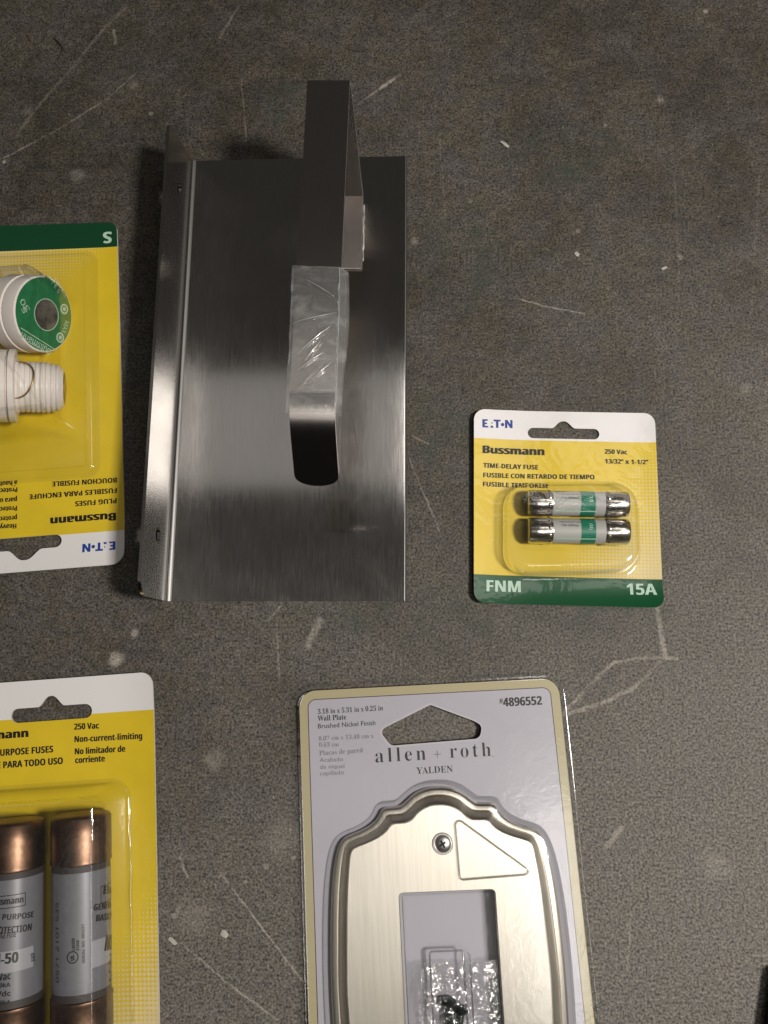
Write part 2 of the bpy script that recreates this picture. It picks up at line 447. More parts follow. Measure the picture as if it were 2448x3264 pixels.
# ------------------------------------------------------------------ floor
def build_floor():
    m, nt, b = new_mat('stained_concrete'); n = N(nt); co = n.coord()
    wob = n.node('ShaderNodeTexNoise'); n._in(wob.inputs['Vector'], co); wob.inputs['Scale'].default_value = 260; wob.inputs['Detail'].default_value = 3
    P = n.vec('ADD', co, n.vec('SCALE', n.vec('SUBTRACT', wob.outputs['Color'], (.5, .5, .5)).outputs[0], None, .0013).outputs[0]).outputs[0]
    fine = n.noise(co, 1150, 2, .6); mid = n.noise(co, 420, 4, .62); mott = n.noise(co, 34, 5, .6, .6); big = n.noise(co, 7, 4, .55)
    vor = n.node('ShaderNodeTexVoronoi'); n._in(vor.inputs['Vector'], P); vor.inputs['Scale'].default_value = 520
    base = n.mix(n.ramp(mott, .35, .68), (.043, .0382, .0310), (.066, .0598, .0505))
    base = n.mix(n.ramp(big, .40, .62), base, (.072, .0660, .0570))
    tint = n.noise(co, 55, 4, .7, .4)
    base = n.mix(n.ramp(tint, .35, .65), n.vec('MULTIPLY', base, (1.05, 1.0, .86)).outputs[0], n.vec('MULTIPLY', base, (1.0, .98, 1.04)).outputs[0])
    coarse = n.noise(co, 150, 4, .7)
    base = n.vec('SCALE', base, None, n.ramp(coarse, .3, .7, .80, 1.22)).outputs[0]
    # paler concrete and painted light falloff: lighter towards lower right, darker near far edge
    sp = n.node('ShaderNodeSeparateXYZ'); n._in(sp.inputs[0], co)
    pale_falloff = n.ramp(n.math('ADD', n.math('SUBTRACT', n.math('MULTIPLY', sp.outputs[0], .6), sp.outputs[1]), n.math('MULTIPLY', n.math('SUBTRACT', mott, .5), .12)), -.16, .16)
    base = n.mix(n.math('MULTIPLY', pale_falloff, .75), base, (.148, .136, .119))
    g = n.math('MULTIPLY_ADD', n.math('SUBTRACT', fine, .5), 3.9, 1.0)
    g = n.math('ADD', g, n.math('MULTIPLY', n.math('SUBTRACT', mid, .5), 1.6))
    g = n.math('MAXIMUM', g, .25)
    mul = n.node('ShaderNodeMix', data_type='RGBA', blend_type='MULTIPLY'); mul.inputs[0].default_value = 1
    n._in(mul.inputs[6], base); cc = n.node('ShaderNodeCombineXYZ')
    for i in range(3): n._in(cc.inputs[i], g)
    n._in(mul.inputs[7], cc.outputs[0]); c = mul.outputs[2]
    def blob(u, v, ru, rv=None, hard=.0):
        A = at(u, v)*S; k = S/8.2
        q = n.vec('SUBTRACT', P, tuple(A)).outputs[0]
        q = n.vec('MULTIPLY', q, (1/(ru*k), 1/((rv or ru)*k), 0)).outputs[0]
        return n.vec('LENGTH', q).outputs['Value']
    green = None
    for u, v, ru, rv in ((1800, 500, 330, 150), (1490, 820, 210, 260), (1420, 1380, 200, 200), (1350, 1960, 560, 120), (900, 330, 160, 130), (1950, 1960, 300, 90)):
        f = n.ramp(blob(u, v, ru, rv), 1.0, .25)
        green = f if green is None else n.math('MAXIMUM', green, f)
    green = n.math('MULTIPLY', green, n.ramp(n.noise(co, 90, 4, .65), .42, .66))
    c = n.mix(n.math('MULTIPLY', green, .55), c, (.036, .050, .038))
    acc = None
    patch = n.noise(co, 210, 4, .65); along = n.ramp(n.noise(co, 75, 3), .30, .60, .25, 1.0)
    lines = [([(0, 505), (33, 494), (174, 418), (342, 315), (434, 233)], 6, .40), ([(49, 439), (114, 347), (233, 212), (326, 98), (401, 22)], 9, .22),
             ([(1138, 334), (1210, 283)], 5, .5), ([(1210, 283), (1272, 239)], 9, 1.0), ([(363, 98), (369, 138)], 9, .45), ([(770, 255), (787, 477)], 5, .3),
             ([(1800, 2270), (1905, 2159), (1960, 2110), (2040, 2096), (2158, 2097)], 8, .55), ([(1800, 2279), (1923, 2239), (2016, 2196), (2065, 2153), (2102, 2110)], 9, .6),
             ([(2096, 1937), (2108, 2023), (2121, 2091)], 11, .65), ([(1936, 2695), (1979, 2640)], 13, .5), ([(2034, 2381), (2031, 2473)], 4, .3), ([(2013, 2899), (2000, 3102)], 4, .45),
             ([(713, 2796), (966, 3129)], 4.5, .75), ([(579, 3007), (758, 3160), (886, 3250)], 4.5, .75), ([(979, 2061), (1020, 1978)], 17, .45), ([(854, 1978), (895, 1933)], 5, .6),
             ([(883, 1959), (889, 2170)], 6, .3), ([(573, 2732), (598, 2796)], 6, .5), ([(553, 2924), (592, 2860)], 11, .4), ([(870, 2537), (886, 2588)], 4, .6),
             ([(1660, 954), (1730, 975), (1864, 1000)], 4.5, .55), ([(1313, 1391), (1365, 1415)], 4, .4), ([(1304, 1460), (1400, 1692)], 4.5, .5), ([(1400, 420), (1420, 700)], 5, .14),
             ([(2150, 560), (2165, 900)], 6, .12), ([(2420, 560), (2395, 1000)], 6, .14), ([(700, 120), (760, 20)], 7, .3)]
    for pts, wd, st in lines:
        for a, e in zip(pts, pts[1:]):
            A = at(*a)*S; B = at(*e)*S; D = B-A; k = wd*S/8.2
            q = n.vec('SUBTRACT', P, tuple(A)).outputs[0]
            t = n.math('MULTIPLY', n.vec('DOT_PRODUCT', q, tuple(D)).outputs['Value'], 1/D.length_squared, clamp=True)
            dd = n.vec('DISTANCE', q, n.vec('SCALE', tuple(D), None, t).outputs[0]).outputs['Value']
            f = n.math('MULTIPLY', n.ramp(dd, k*.25, k*1.0, st, 0.0), along)
            acc = f if acc is None else n.math('MAXIMUM', acc, f)
    for u, v, r, st in ((369, 2103, 26, .95), (429, 2019, 16, .6), (247, 559, 30, .35), (429, 271, 20, .3), (14, 515, 9, .8), (2106, 317, 18, .6), (2170, 820, 9, .6), (2250, 37, 10, .7),
                        (1843, 738, 9, .5), (783, 2809, 7, .7), (847, 2764, 10, .5), (937, 2735, 10, .6), (685, 2420, 36, .4), (700, 2790, 12, .3), (620, 2930, 60, .3), (900, 2680, 70, .25), (2290, 2760, 50, .3), (480, 362, 10, .5), (1500, 640, 9, .4), (1930, 400, 7, .5), (1320, 770, 16, .35), (2380, 1240, 20, .3), (90, 350, 20, .25)):
        f = n.ramp(n.math('ADD', blob(u, v, r), n.math('MULTIPLY', n.math('SUBTRACT', patch, .5), 2.2 if r > 17 else 1.2)), .35, 1.2, st if r < 17 or st > .9 else st*.8, 0.0)
        acc = n.math('MAXIMUM', acc, f)
    acc = n.math('MULTIPLY', acc, n.ramp(n.math('ADD', n.math('MULTIPLY', mid, .6), n.math('MULTIPLY', fine, .4)), .30, .62, .25, 1.0))
    c = n.mix(acc, c, (.40, .365, .31))
    spk = n.ramp(vor.outputs['Distance'], .10, .22, 1.0, 0.0)
    spk = n.math('MULTIPLY', spk, n.ramp(n.noise(co, 300, 2), .62, .72))
    c = n.mix(n.math('MULTIPLY', spk, .6), c, (.33, .29, .23))
    pit = n.math('MULTIPLY', n.ramp(n.noise(co, 900, 2), .68, .76), .7)
    c = n.mix(pit, c, (.018, .015, .013))
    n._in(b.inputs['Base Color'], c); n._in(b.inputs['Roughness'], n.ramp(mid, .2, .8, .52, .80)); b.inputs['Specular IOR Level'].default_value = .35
    hh = n.math('ADD', n.math('MULTIPLY', mid, .6), n.math('MULTIPLY', fine, .4))
    n._in(b.inputs['Normal'], n.bump(hh, .9, .0006))
    V = [(-900, -900, 0), (900, -900, 0), (900, 900, 0), (-900, 900, 0)]
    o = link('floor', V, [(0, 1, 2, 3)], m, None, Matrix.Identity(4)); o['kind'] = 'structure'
build_floor()

# ------------------------------------------------------------------ steel plate with flange and hooked strap handle
def build_steel():
    T = 1.2
    TL, TR, BR, BL = (at(*p, T) for p in ((611, 513), (1298, 497), (1295, 1915), (530, 1916)))
    root = thing('towel_bar_plate', 'brushed steel plate with a bent up flange and a raised flat strap handle', 'steel plate', (TL+TR+BR+BL)/4*1.0-Vector((0, 0, T)))
    mb = MB()
    ey = (TL-BL).normalized(); L = (TL-BL).length; ex = Vector((ey.y, -ey.x, 0))
    lean = math.radians(4); R = 2.0
    # bend strip + base + rolled right edge as one cross-section carried between the two ends
    def section(A, B):
        exx = (B-A).normalized(); P = []
        n = 7
        for k in range(n+1):                     # bend: from flange direction to flat
            a = (math.pi/2+lean)*(1-k/n)
            P.append(A+exx*(R*(1-math.sin(a)))+Vector((0, 0, R*(1-math.cos(a))))) if False else P.append(A+exx*(R-R*math.sin(a))+Vector((0, 0, R-R*math.cos(a))))
        m2 = 14; wdt = (B-A).length
        for k in range(1, m2+1): P.append(A+exx*(R+(wdt-R-1.1)*k/m2))
        for k in range(1, 6):
            a = math.pi/2*k/5; P.append(B-exx*1.1+exx*(1.1*math.sin(a))-Vector((0, 0, 1.1-1.1*math.cos(a))))
        P.append(B-Vector((0, 0, T-.05)))
        return P
    st = 12
    rings = [section(BL.lerp(TL, k/st), BR.lerp(TR, k/st)) for k in range(st+1)]
    mb.loft([r for r in rings], closed=False)
    mb.F = [f[::-1] for f in mb.F]
    per = len(rings[0])-1
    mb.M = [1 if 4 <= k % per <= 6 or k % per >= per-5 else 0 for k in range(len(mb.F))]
    def outer_bend(A, B):
        exx = (B-A).normalized(); Cc = A+exx*R+Vector((0, 0, R))
        return [Cc+(p-Cc)*((R+T)/R) for p in section(A, B)[:8]]
    mb.loft([outer_bend(BL.lerp(TL, k/st), BR.lerp(TR, k/st)) for k in range(st+1)], closed=False)
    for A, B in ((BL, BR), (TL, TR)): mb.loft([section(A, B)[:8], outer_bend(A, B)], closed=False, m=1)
    # front and back cut edges
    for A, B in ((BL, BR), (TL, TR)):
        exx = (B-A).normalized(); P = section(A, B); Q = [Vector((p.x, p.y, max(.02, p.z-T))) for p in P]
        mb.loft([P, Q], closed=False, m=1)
    # flange: its own plane, with two slots
    fn = Vector((-math.sin(lean), 0, math.cos(lean)))
    a0 = BL+Vector((-ex.x*0, 0, 0))
    a = math.pi/2+lean
    start = BL+ex*(R-R*math.sin(a))+Vector((0, 0, R-R*math.cos(a)))
    fl = Tilted(start, ey, Vector((-math.sin(lean)*ex.x, -math.sin(lean)*ex.y, math.cos(lean))))
    Hf = 24.6
    outl = rounded([(0, 0), (L, 0), (L, Hf), (0, Hf)], [0, 0, 3.0, 6.5], 8)
    slots = [rounded([(c[0]-2.9, c[1]-2.3), (c[0]+2.9, c[1]-2.3), (c[0]+2.9, c[1]+2.3), (c[0]-2.9, c[1]+2.3)], 2.25, 8)[::-1] for c in (fl.px(572, 605), fl.px(504, 1706))]
    mb2 = MB(); mb2.slab(fl, outl, slots, -1.2, 0)
    mb.add(mb2.V, mb2.F, 0)
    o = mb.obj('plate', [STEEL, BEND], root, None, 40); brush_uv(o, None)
    # ---- strap handle
    hz = 65.0
    P = [at(1153, 858, T+.2), at(1158, 623, T+2.6), at(1116, 241, hz), at(1066, 1322, hz), at(1080, 1523, 52.0)]
    wdt = 14.9
    hx = (P[3]-P[2]).cross(Vector((0, 0, 1))).normalized(); hx = -hx if hx.x < 0 else hx
    end = P[4]+(P[4]-P[3]).normalized()*3.2
    path = P[:4]+[end]
    # fillet the path
    Q = [path[0]]
    for i in range(1, 4):
        p0, p, p2 = path[i-1], path[i], path[i+1]; r = (1.6, 3.2, 26.0)[i-1]
        d0 = (p0-p).normalized(); d2 = (p2-p).normalized(); half = d0.angle(d2)/2; t = r/math.tan(half)
        A = p+d0*t; B = p+d2*t
        for k in range(9):
            f = k/8; Q.append(A.lerp(p, f).lerp(p.lerp(B, f), f))
    # extra stations so the tip can be rounded
    tipn = []
    L4 = (end-Q[-1]).length; dv = (end-Q[-1]).normalized()
    for e in (6.0, 4.0, 3.0, 2.2, 1.5, .9, .45, .15, .02): tipn.append(end-dv*e)
    Q += tipn
    D = 3.4; n = len(Q); top = []; th = 1.3
    rings = []
    for i, q in enumerate(Q):
        e = (end-q).length if i > n-10 else 99
        hw = wdt/2
        if e < D: hw = wdt/2*math.sqrt(max(.0004, 1-((D-e)/D)**2))*.98+.02
        dirn = (Q[min(i+1, n-1)]-Q[max(i-1, 0)]).normalized(); nn = hx.cross(dirn).normalized()
        if i < 9 and False: nn = -nn
        c = q-hx*(wdt/2)
        rings.append([c-hx*hw, c+hx*hw, c+hx*hw+nn*th, c-hx*hw+nn*th])
    mb = MB(); mb.loft(rings, True, True, True)
    hd = mb.obj('handle', [STEEL_BAND, EDGE], root, None, 28)
    brush_uv(hd, None); me = hd.data
    for p in me.polygons:
        nrm = p.normal
        if abs(nrm.dot(hx)) > .97 and (WM[hd.name] @ p.center).y > P[3].y*S: p.material_index = 1
    # welds along the foot
    mb = MB(); pts = []
    random.seed(3)
    for k in range(22):
        f = k/21; q = P[1].lerp(P[0], .12+f*.86); pts.append(q+hx*(.35+random.uniform(-.25, .25))+Vector((0, 0, -.9)))
    mb.tube(pts, [random.uniform(.25, .6) for _ in pts], 7)
    mb.obj('weld', EDGE, hd, None, 60)
    # ---- protective film sleeve round the strap
    ya, yb = at(1080, 850, hz), at(1067, 1318, hz)
    st, seg = 90, []
    prof = [(-wdt-.9, .1), (-wdt-.7, .9), (-wdt*.75, 1.0), (-wdt*.5, 1.0), (-wdt*.25, 1.0), (.3, .9), (1.6, -.8), (3.0, -3.0), (2.2, -3.8), (.2, -2.6), (-wdt*.5, -2.2), (-wdt-.4, -1.8)]
    # denser profile
    dp = []
    for (x0, z0), (x1, z1) in zip(prof, prof[1:]+prof[:1]):
        k = max(2, int(math.hypot(x1-x0, z1-z0)/.45))
        dp += [(x0+(x1-x0)*i/k, z0+(z1-z0)*i/k) for i in range(k)]
    creases = [((-11, .10), (-1, .22), .55), ((-13, .62), (-2, .42), .8), ((-12, .72), (-4, .60), .7), ((-10, .66), (-5, .52), .6), ((-12, .86), (0, .86), .5), ((-14, .40), (0, .33), .5), ((-9, .82), (-1, .66), .6), ((-14, .90), (-4, .66), .6)]
    rings = []
    for k in range(st+1):
        f = k/st; c = ya.lerp(yb, f); grow = 1+.35*math.sin(f*5.1)*(.5+.5*f)
        ring = []
        for x, z in dp:
            xx = x if x < .31 else .3+(x-.3)*grow
            p = c+hx*xx+Vector((0, 0, z))
            if k == 0: p += (yb-ya).normalized()*(1.2+(.07*x if x < 0 else .35*x))
            nz = noise.noise(Vector((xx*.22, f*11, z*.3)))*.40+noise.noise(Vector((xx*.5, f*30, z*.5+5)))*.10
            amp = min(1, (x+wdt+1.5)/4)
            p += Vector((0, 0, 1))*abs(nz)*amp+hx*nz*.5*(1 if x > 0 or x < -wdt else 0)
            if z > .5:
                for (xa, fa), (xb, fb), hgt in creases:
                    A2 = Vector((xa, fa*55)); B2 = Vector((xb, fb*55)); X = Vector((x, f*55)); dd = B2-A2
                    t = max(0, min(1, (X-A2).dot(dd)/dd.length_squared)); d = (X-A2-dd*t).length
                    p.z += hgt*math.exp(-(d/.45)**2)*math.sin(math.pi*min(1, max(.05, t)))
            ring.append(p)
        rings.append(ring)
    mb = MB(); mb.loft(rings, True)
    fp = []
    for k in range(61):
        f = k/60; c = ya.lerp(yb, f); fp.append(c+hx*(.45+.25*noise.noise(Vector((f*14, 2, 0))))+Vector((0, 0, .95+.2*noise.noise(Vector((f*20, 9, 0)))))+(yb-ya).normalized()*(1.0 if k == 0 else 0))
    mb.tube(fp, [.10+.16*abs(noise.noise(Vector((k*.4, 4, 1)))) for k in range(61)], 7, m=1)
    for (xa, fa), (xb, fb), hgt in creases[0:4]+creases[4:7]:
        q = []
        for k in range(9):
            t = k/8; f = fa+(fb-fa)*t; x = xa+(xb-xa)*t; q.append(ya.lerp(yb, f)+hx*x+Vector((0, 0, 1.25+hgt*math.sin(math.pi*t))))
        mb.tube(q, [.03+.11*math.sin(math.pi*k/8) for k in range(9)], 6, m=1)
    sl = mb.obj('film_sleeve', [SLEEVE, FOLD_GLINT], hd, None, 75)
    sl['label'] = 'crinkled clear protective film wrapped round the strap'
build_steel()

# ------------------------------------------------------------------ hang slot outline
def euro(cx, cy, L, hh, b, bh, sgn=1, n=18):
    P = []
    for k in range(9):
        a = -math.pi/2+math.pi*k/8; P.append((L-hh+hh*math.cos(a), hh*math.sin(a)))
    for k in range(n+1):
        x = b-2*b*k/n; P.append((x, hh+bh*(.5+.5*math.cos(math.pi*abs(x/b)**1.25))))
    for k in range(9):
        a = math.pi/2+math.pi*k/8; P.append((-L+hh+hh*math.cos(a), hh*math.sin(a)))
    P = [(cx+sgn*x, cy+sgn*y) for x, y in P]
    return P
YEL = (.66, .475, .022); GRN = (.005, .066, .022); WHT = (.72, .70, .69)

# ------------------------------------------------------------------ small fuse pack on the right
def build_small_pack():
    a = at(1510, 1397, .5); b = at(2088, 1408, .5); ang = math.atan2(b.y-a.y, b.x-a.x)
    O = at(1802, 1620, 0)
    def lift(x, y): return 3.0*max(0, (-26-y)/12)**2*(.35+.65*max(0, min(1, (x+36)/72)))+1.2*max(0, (x-26)/10)**2*.6+2.2*max(0, (-x-8)/28)**2
    sf = Flat(O, ang, 0, lift)
    root = thing('fuse_pack', 'small square yellow, white and green hang card with two small silver fuses in its blister', 'fuse pack', O, None, ang)
    h1 = 1.0
    # corner pixels are of the lifted card
    out = [sf.px(*p, h1) for p in ((1511, 1921), (2122, 1937), (2087, 1316), (1511, 1302))]
    outl = rounded(out, [4.5, 4.2, 4.5, 4.5], 8)
    wy = .5*(sf.px(1511, 1397, h1)[1]+sf.px(2088, 1408, h1)[1]); gy = .5*(sf.px(1513, 1834, h1)[1]+sf.px(2110, 1843, h1)[1])
    c = sf.px(1796, 1382, h1)
    mat = printed('small_card_print', wy, gy, YEL, GRN, WHT, (.017, -.012, -.16), 1.32)
    mb = MB(); mb.slab(sf, outl, [euro(c[0], c[1], 14.0, 2.15, 4.6, 2.9)[::-1]], h1-.6, h1, 0, 4, 3, 1)
    card = mb.obj('card', [mat, PAPER], root, sf.frame(), 30)
    mb = MB(); t = lambda *k, **q: text(mb, sf, *k, **q, h=h1+.13)
    t('Bussmann', (1540, 1444), (1734, 1451), 25, bold=.075)
    for s_, p0, p1 in (('TIME-DELAY FUSE', (1541, 1490), (1715, 1497)), ('FUSIBLE CON RETARDO DE TIEMPO', (1541, 1521), (1895, 1528)), ('FUSIBLE TEMPORISE', (1540, 1550), (1748, 1556)),
                       ('250 Vac', (1928, 1446), (1999, 1448)), ('13/32" x 1-1/2"', (1929, 1477), (2066, 1480))):
        t(s_, p0, p1, 15)
    mb.obj('lettering', INK, card)
    mb = MB(); logo(mb, sf, (1538, 1362), (1634, 1365), 27, h1+.13); mb.obj('logo', BLUE, card)
    mb = MB(); text(mb, sf, 'FNM', (1552, 1885), (1659, 1888), 36, 'b', -.005, h=h1+.13); mb.obj('lettering', PALE, card); mb = MB(); text(mb, sf, '15A', (2000, 1895), (2094, 1896), 36, 'b', -.005, h=h1+.13)
    mb.obj('lettering', PALE, card)
    # blister
    q = [sf.px(*p, h1) for p in ((1604, 1842), (2032, 1832), (2022, 1545), (1604, 1548))]
    base = ccw(rounded(q, 9.5, 9)); Z = 11.2
    prof = [(inset(base, -1.6), h1+.05), (inset(base, -.5), h1+.12), (base, h1+.5), (inset(base, .4), h1+2), (inset(base, 1.0), Z-2.6), (inset(base, 1.4), Z-1.2), (inset(base, 2.2), Z-.3), (inset(base, 3.4), Z), (inset(base, 6.5), Z+.1)]
    mb = MB(); mb.loft(loops_to(sf, prof), True, False, True)
    mb.obj('blister', CLEAR, root, None, 50)
    # the two fuses
    r = 4.98
    labels = ['upper of the two small silver ended fuses with a green band', 'lower of the two small silver ended fuses with a green band']
    for i, (yl, yr) in enumerate(((1603, 1609), (1691, 1696))):
        A = at(1681, yl, r+h1+.2); B = at(2000, yr, r+h1+.2); ax = (B-A).normalized(); bb = Vector((-ax.y, ax.x, 0)); cyl = Cyl(A, ax, bb, r*.965, True); Lf = 38.1
        ft = thing('time_delay_fuse', labels[i], 'fuse', A.lerp(B, .5)-Vector((0, 0, r)), 'small fuses in the square blister')
        mb = MB(); mb.lathe([(8.4, r*.5), (8.4, r*.965), (29.6, r*.965), (29.6, r*.5)], A, ax, bb, 40); mb.obj('body', LABELWHITE, ft, None, 40)
        for t0, s in ((0, 1), (Lf, -1)):
            pr = [(0, 0), (0, r*.80), (.25, r*.93), (.9, r), (4, r*1.0), (7.2, r), (7.9, r*.985), (8.6, r*.99), (9.3, r*.965)]
            mb = MB(); mb.lathe([(t0+s*t, rr) for t, rr in pr], A, ax, bb, 48)
            if s < 0: mb.F = [f[::-1] for f in mb.F]
            cap = mb.obj('end_cap', CAPSTEEL, ft, None, 40)
            mb = MB()
            for k in range(10):                       # crimp dimples round the inner rim
                a2 = 2*math.pi*k/10+.2*i; ce = A+ax*(t0+s*8.0)+(bb*math.cos(a2)+ax.cross(bb)*math.sin(a2))*r*.985
                nn = (bb*math.cos(a2)+ax.cross(bb)*math.sin(a2)); tt = ax.cross(nn)
                ring = lambda q, hh: [ce+(ax*math.cos(v)*.85+tt*math.sin(v)*.8)*q+nn*hh for v in [2*math.pi*j/10 for j in range(10)]]
                mb.loft([ring(1, 0), ring(.7, .22), ring(.3, .30)], True, False, True)
            mb.obj('crimp', CAPSTEEL, cap, None, 60)
        mb = MB(); mb.lathe([(19.6, r*.97), (19.6, r*.985), (25.0, r*.985), (25.0, r*.97)], A, ax, bb, 40); mb.obj('green_band', GREENBAND, ft, None, 40)
        dy = 0 if i == 0 else 88
        mb = MB(); text(mb, cyl, '15A 250Vac', (1790, 1589+dy), (1846, 1590+dy), 7, h=.05); text(mb, cyl, 'TIME-DELAY FUSE', (1783, 1577+dy), (1855, 1578+dy), 5, h=.05)
        mb.obj('lettering', INK_MID, ft)
        c2 = Cyl(A, ax, bb, r*.985, True)
        mb = MB(); text(mb, c2, '15' if i == 0 else '(U)', (1880, 1580+dy), (1879, 1600+dy), 11, h=.05); 
        for v0 in (1627,): mb.add([c2.w(*c2.px(u, v0+dy+e, .05), .05) for u, e in ((1770, 0), (1770, 3), (1902, 5), (1902, 2))], [(0, 1, 2, 3)], 0)
        mb.obj('lettering', PALE, ft)
build_small_pack()

# ------------------------------------------------------------------ plug fuse pack, upper left
def build_plug_pack():
    h1 = 1.0
    b0 = at(0, 1690, h1); b1 = at(392, 1687.0, h1)
    ang = math.radians(4.2)
    O = at(78, 1290, 0)
    def lift(x, y): return 5.5*max(0, (36-x)/52)*max(0, (y+64)/140)+1.4*max(0, (-y-46)/18)**2
    sf = Flat(O, ang, 0, lift)
    root = thing('plug_fuse_pack', 'yellow hang card lying upside down with white ceramic screw plug fuses in a deep blister', 'fuse pack', O, None, ang)
    # corners on the right side are in the picture; the left side lies outside it, mirrored about the hang slot
    rt = sf.px(372, 706, h1); rb = sf.px(394, 1797, h1); cx = sf.px(80, 1740, h1)[0]
    w2 = rb[0]-cx
    out = [(cx-w2, rb[1]), (rb[0], rb[1]), (rt[0], rt[1]), (cx-w2, rt[1])]
    outl = rounded(out, [4.5, 5.2, 4.0, 4.0], 8)
    wy = sf.px(386, 1690, h1)[1]; gy = sf.px(370, 786, h1)[1]
    slot = sf.px(80, 1732, h1)
    # white foot is at low y, green head at high y, so the print is mirrored
    m = printed('plug_card_print', 500, -500, YEL, GRN, WHT, (-.010, .012, -.35), 1.3); nt = m.node_tree; n = N(nt); b = nt.nodes['Principled BSDF']
    src = b.inputs['Base Color'].links[0].from_socket; sp = n.node('ShaderNodeSeparateXYZ'); n._in(sp.inputs[0], n.coord())
    c = n.mix(n.math('LESS_THAN', sp.outputs[1], wy*S), src, WHT); c = n.mix(n.math('GREATER_THAN', sp.outputs[1], gy*S), c, (.004, .048, .018)); n._in(b.inputs['Base Color'], c)
    sl = euro(slot[0], slot[1], 14.6, 2.6, 7.0, 4.2, -1)
    mb = MB(); mb.slab(sf, outl, [sl[::-1]], 0, h1, 0, 6, 6, 1)
    card = mb.obj('card', [m, PAPER], root, sf.frame(), 30)
    mb = MB(); T = lambda s_, p0, p1, cap, **q: text(mb, sf, s_, p0, p1, cap, h=h1+.13, **q)
    T('Bussmann', (368, 1634), (162, 1650), 25, bold=.075)
    T('PLUG FUSES', (371, 1588), (240, 1598), 16); T('FUSIBLES PARA ENCHUFE', (372, 1555), (94, 1576), 16); T('BOUCHON FUSIBLE', (372, 1522), (167, 1535), 16)
    for s_, p in (('Heavy duty', (52, 1669)), ('protection', (54, 1643)), ('Proteccion', (54, 1612)), ('para uso', (54, 1585)), ('Protection', (55, 1553)), ('a haute', (55, 1531))):
        T(s_, p, (p[0]-100, p[1]+7.5), 15.5, cond=.80)
    mb.add([sf.w(*sf.px(u, v, h1+.13), h1+.13) for u, v in ((50, 1548), (46, 1551), (44, 1549), (48, 1546))], [(0, 1, 2, 3)])
    mb.obj('lettering', INK, card)
    mb = MB(); logo(mb, sf, (368, 1725), (263, 1734), 27, h1+.13); mb.obj('logo', BLUE, card)
    mb = MB(); T('S', (354, 738), (329, 740), 38); mb.obj('lettering', PALE, card)
    # blister: shallow tray with a deep pocket on it
    def R(r, t, bq, rr, hh):
        x1 = sf.px(r, 1200, hh)[0]; y1 = sf.px(200, t, hh)[1]; y0 = sf.px(200, bq, hh)[1]
        return ccw(rounded([(cx-(x1-cx), y0), (x1, y0), (x1, y1), (cx-(x1-cx), y1)], rr, 6))
    tray = R(304, 812, 1518, 4, h1); inn = R(275, 826, 1492, 3, h1+1.6)
    pk = R(262, 925, 1400, 5, h1+1.6); x1 = max(p[0] for p in pk); y1 = max(p[1] for p in pk); y0 = min(p[1] for p in pk); xl = 2*cx-x1
    pk = ccw(rounded([(xl, y0), (x1, y0), (x1, y1-7), (x1-9, y1), (xl, y1)], [3, 3, 3, 3, 3], 6))
    n_ = len(pk)
    def match(P): return resample(P, 1)  # not used for lofts of unequal count
    sb = Flat(O, ang, 0, lambda x, y: 1.2*(36-x)/52)
    mb = MB()
    mb.loft(loops_to(sf, [(inset(tray, -1.5), h1+.05), (inset(tray, -.2), h1+.15), (tray, h1+.5), (inset(tray, .8), h1+1.5), (inset(tray, 1.8), h1+1.7), (inset(tray, 3.0), h1+1.7), (inset(tray, 3.3), h1+1.2), (inset(tray, 3.9), h1+1.1)]), True)
    mb.slab(sf, inset(tray, 3.9), [inset(pk, -.6)[::-1]], None, h1+1.1, 0, 5, 5)
    Z = 32
    mb.loft(loops_to(sf, [(inset(pk, -.6), h1+1.1), (pk, h1+1.8)])+loops_to(sb, [(inset(pk, .8), 12), (inset(pk, 1.8), Z-2), (inset(pk, 2.3), Z-.6), (inset(pk, 3.2), Z), (inset(pk, 5), Z+.1)]), True, False, True)
    mb.obj('blister', CLEAR, root, None, 50)
    # ---- upper fuse: printed disc facing right
    r = 15.0
    C = at(141, 1002, 16.4); vdir = (Vector((0, 0, H))-C).normalized(); rt_ = (Vector((1, 0, 0))-vdir*vdir.x).normalized(); up = vdir.cross(rt_)
    ph = math.radians(-3); nrm = (vdir*math.cos(math.radians(44))+(rt_*math.cos(ph)+up*math.sin(ph))*math.sin(math.radians(44))).normalized()
    ey = (Vector((0, 1, 0))-nrm*nrm.y).normalized(); ex = ey.cross(nrm); pl = Tilted(C, ex, ey)
    f1 = thing('plug_fuse', 'white ceramic plug fuse lying on its side with a round green printed face', 'plug fuse', C-Vector((0, 0, 15)), 'plug fuses in the deep blister')
    mb = MB(); mb.lathe([(0, 0), (0, 14.3), (-.3, 14.8), (-1, 15.0), (-6.2, 15.0), (-6.5, 14.5), (-7.0, 14.5), (-7.3, 15.3), (-14, 15.3), (-14.6, 14.8), (-15, 11.5), (-19, 11), (-40, 10.6), (-42, 8), (-42, 0)], C, nrm, ex, 64)
    mb.obj('body', CERAMIC, f1, None, 35)
    mb = MB(); mb.slab(pl, circle(0, 0, 14.2, 56), [circle(1.0, .2, 6.1, 40)[::-1]], .01, .16); face = mb.obj('label_disc', GREENFACE, f1)
    mb = MB(); mb.slab(pl, circle(1.0, .2, 6.1, 40), [], .01, .10); mb.slab(pl, circle(1.0, .2, 6.3, 40), [circle(1.0, .2, 6.0, 40)[::-1]], .05, .3, 1); mb.obj('window', [SMOKE, PALE], f1)
    mb = MB(); tt = lambda s_, p0, p1, cap, **q: text(mb, pl, s_, p0, p1, cap, h=.2, **q)
    tt('30', (96, 986), (74, 950), 15, st='r'); tt('S', (86, 992), (77, 975), 13, st='r')
    tt('Bussmann', (163, 1114), (70, 1058), 15, st='r', off=.012)
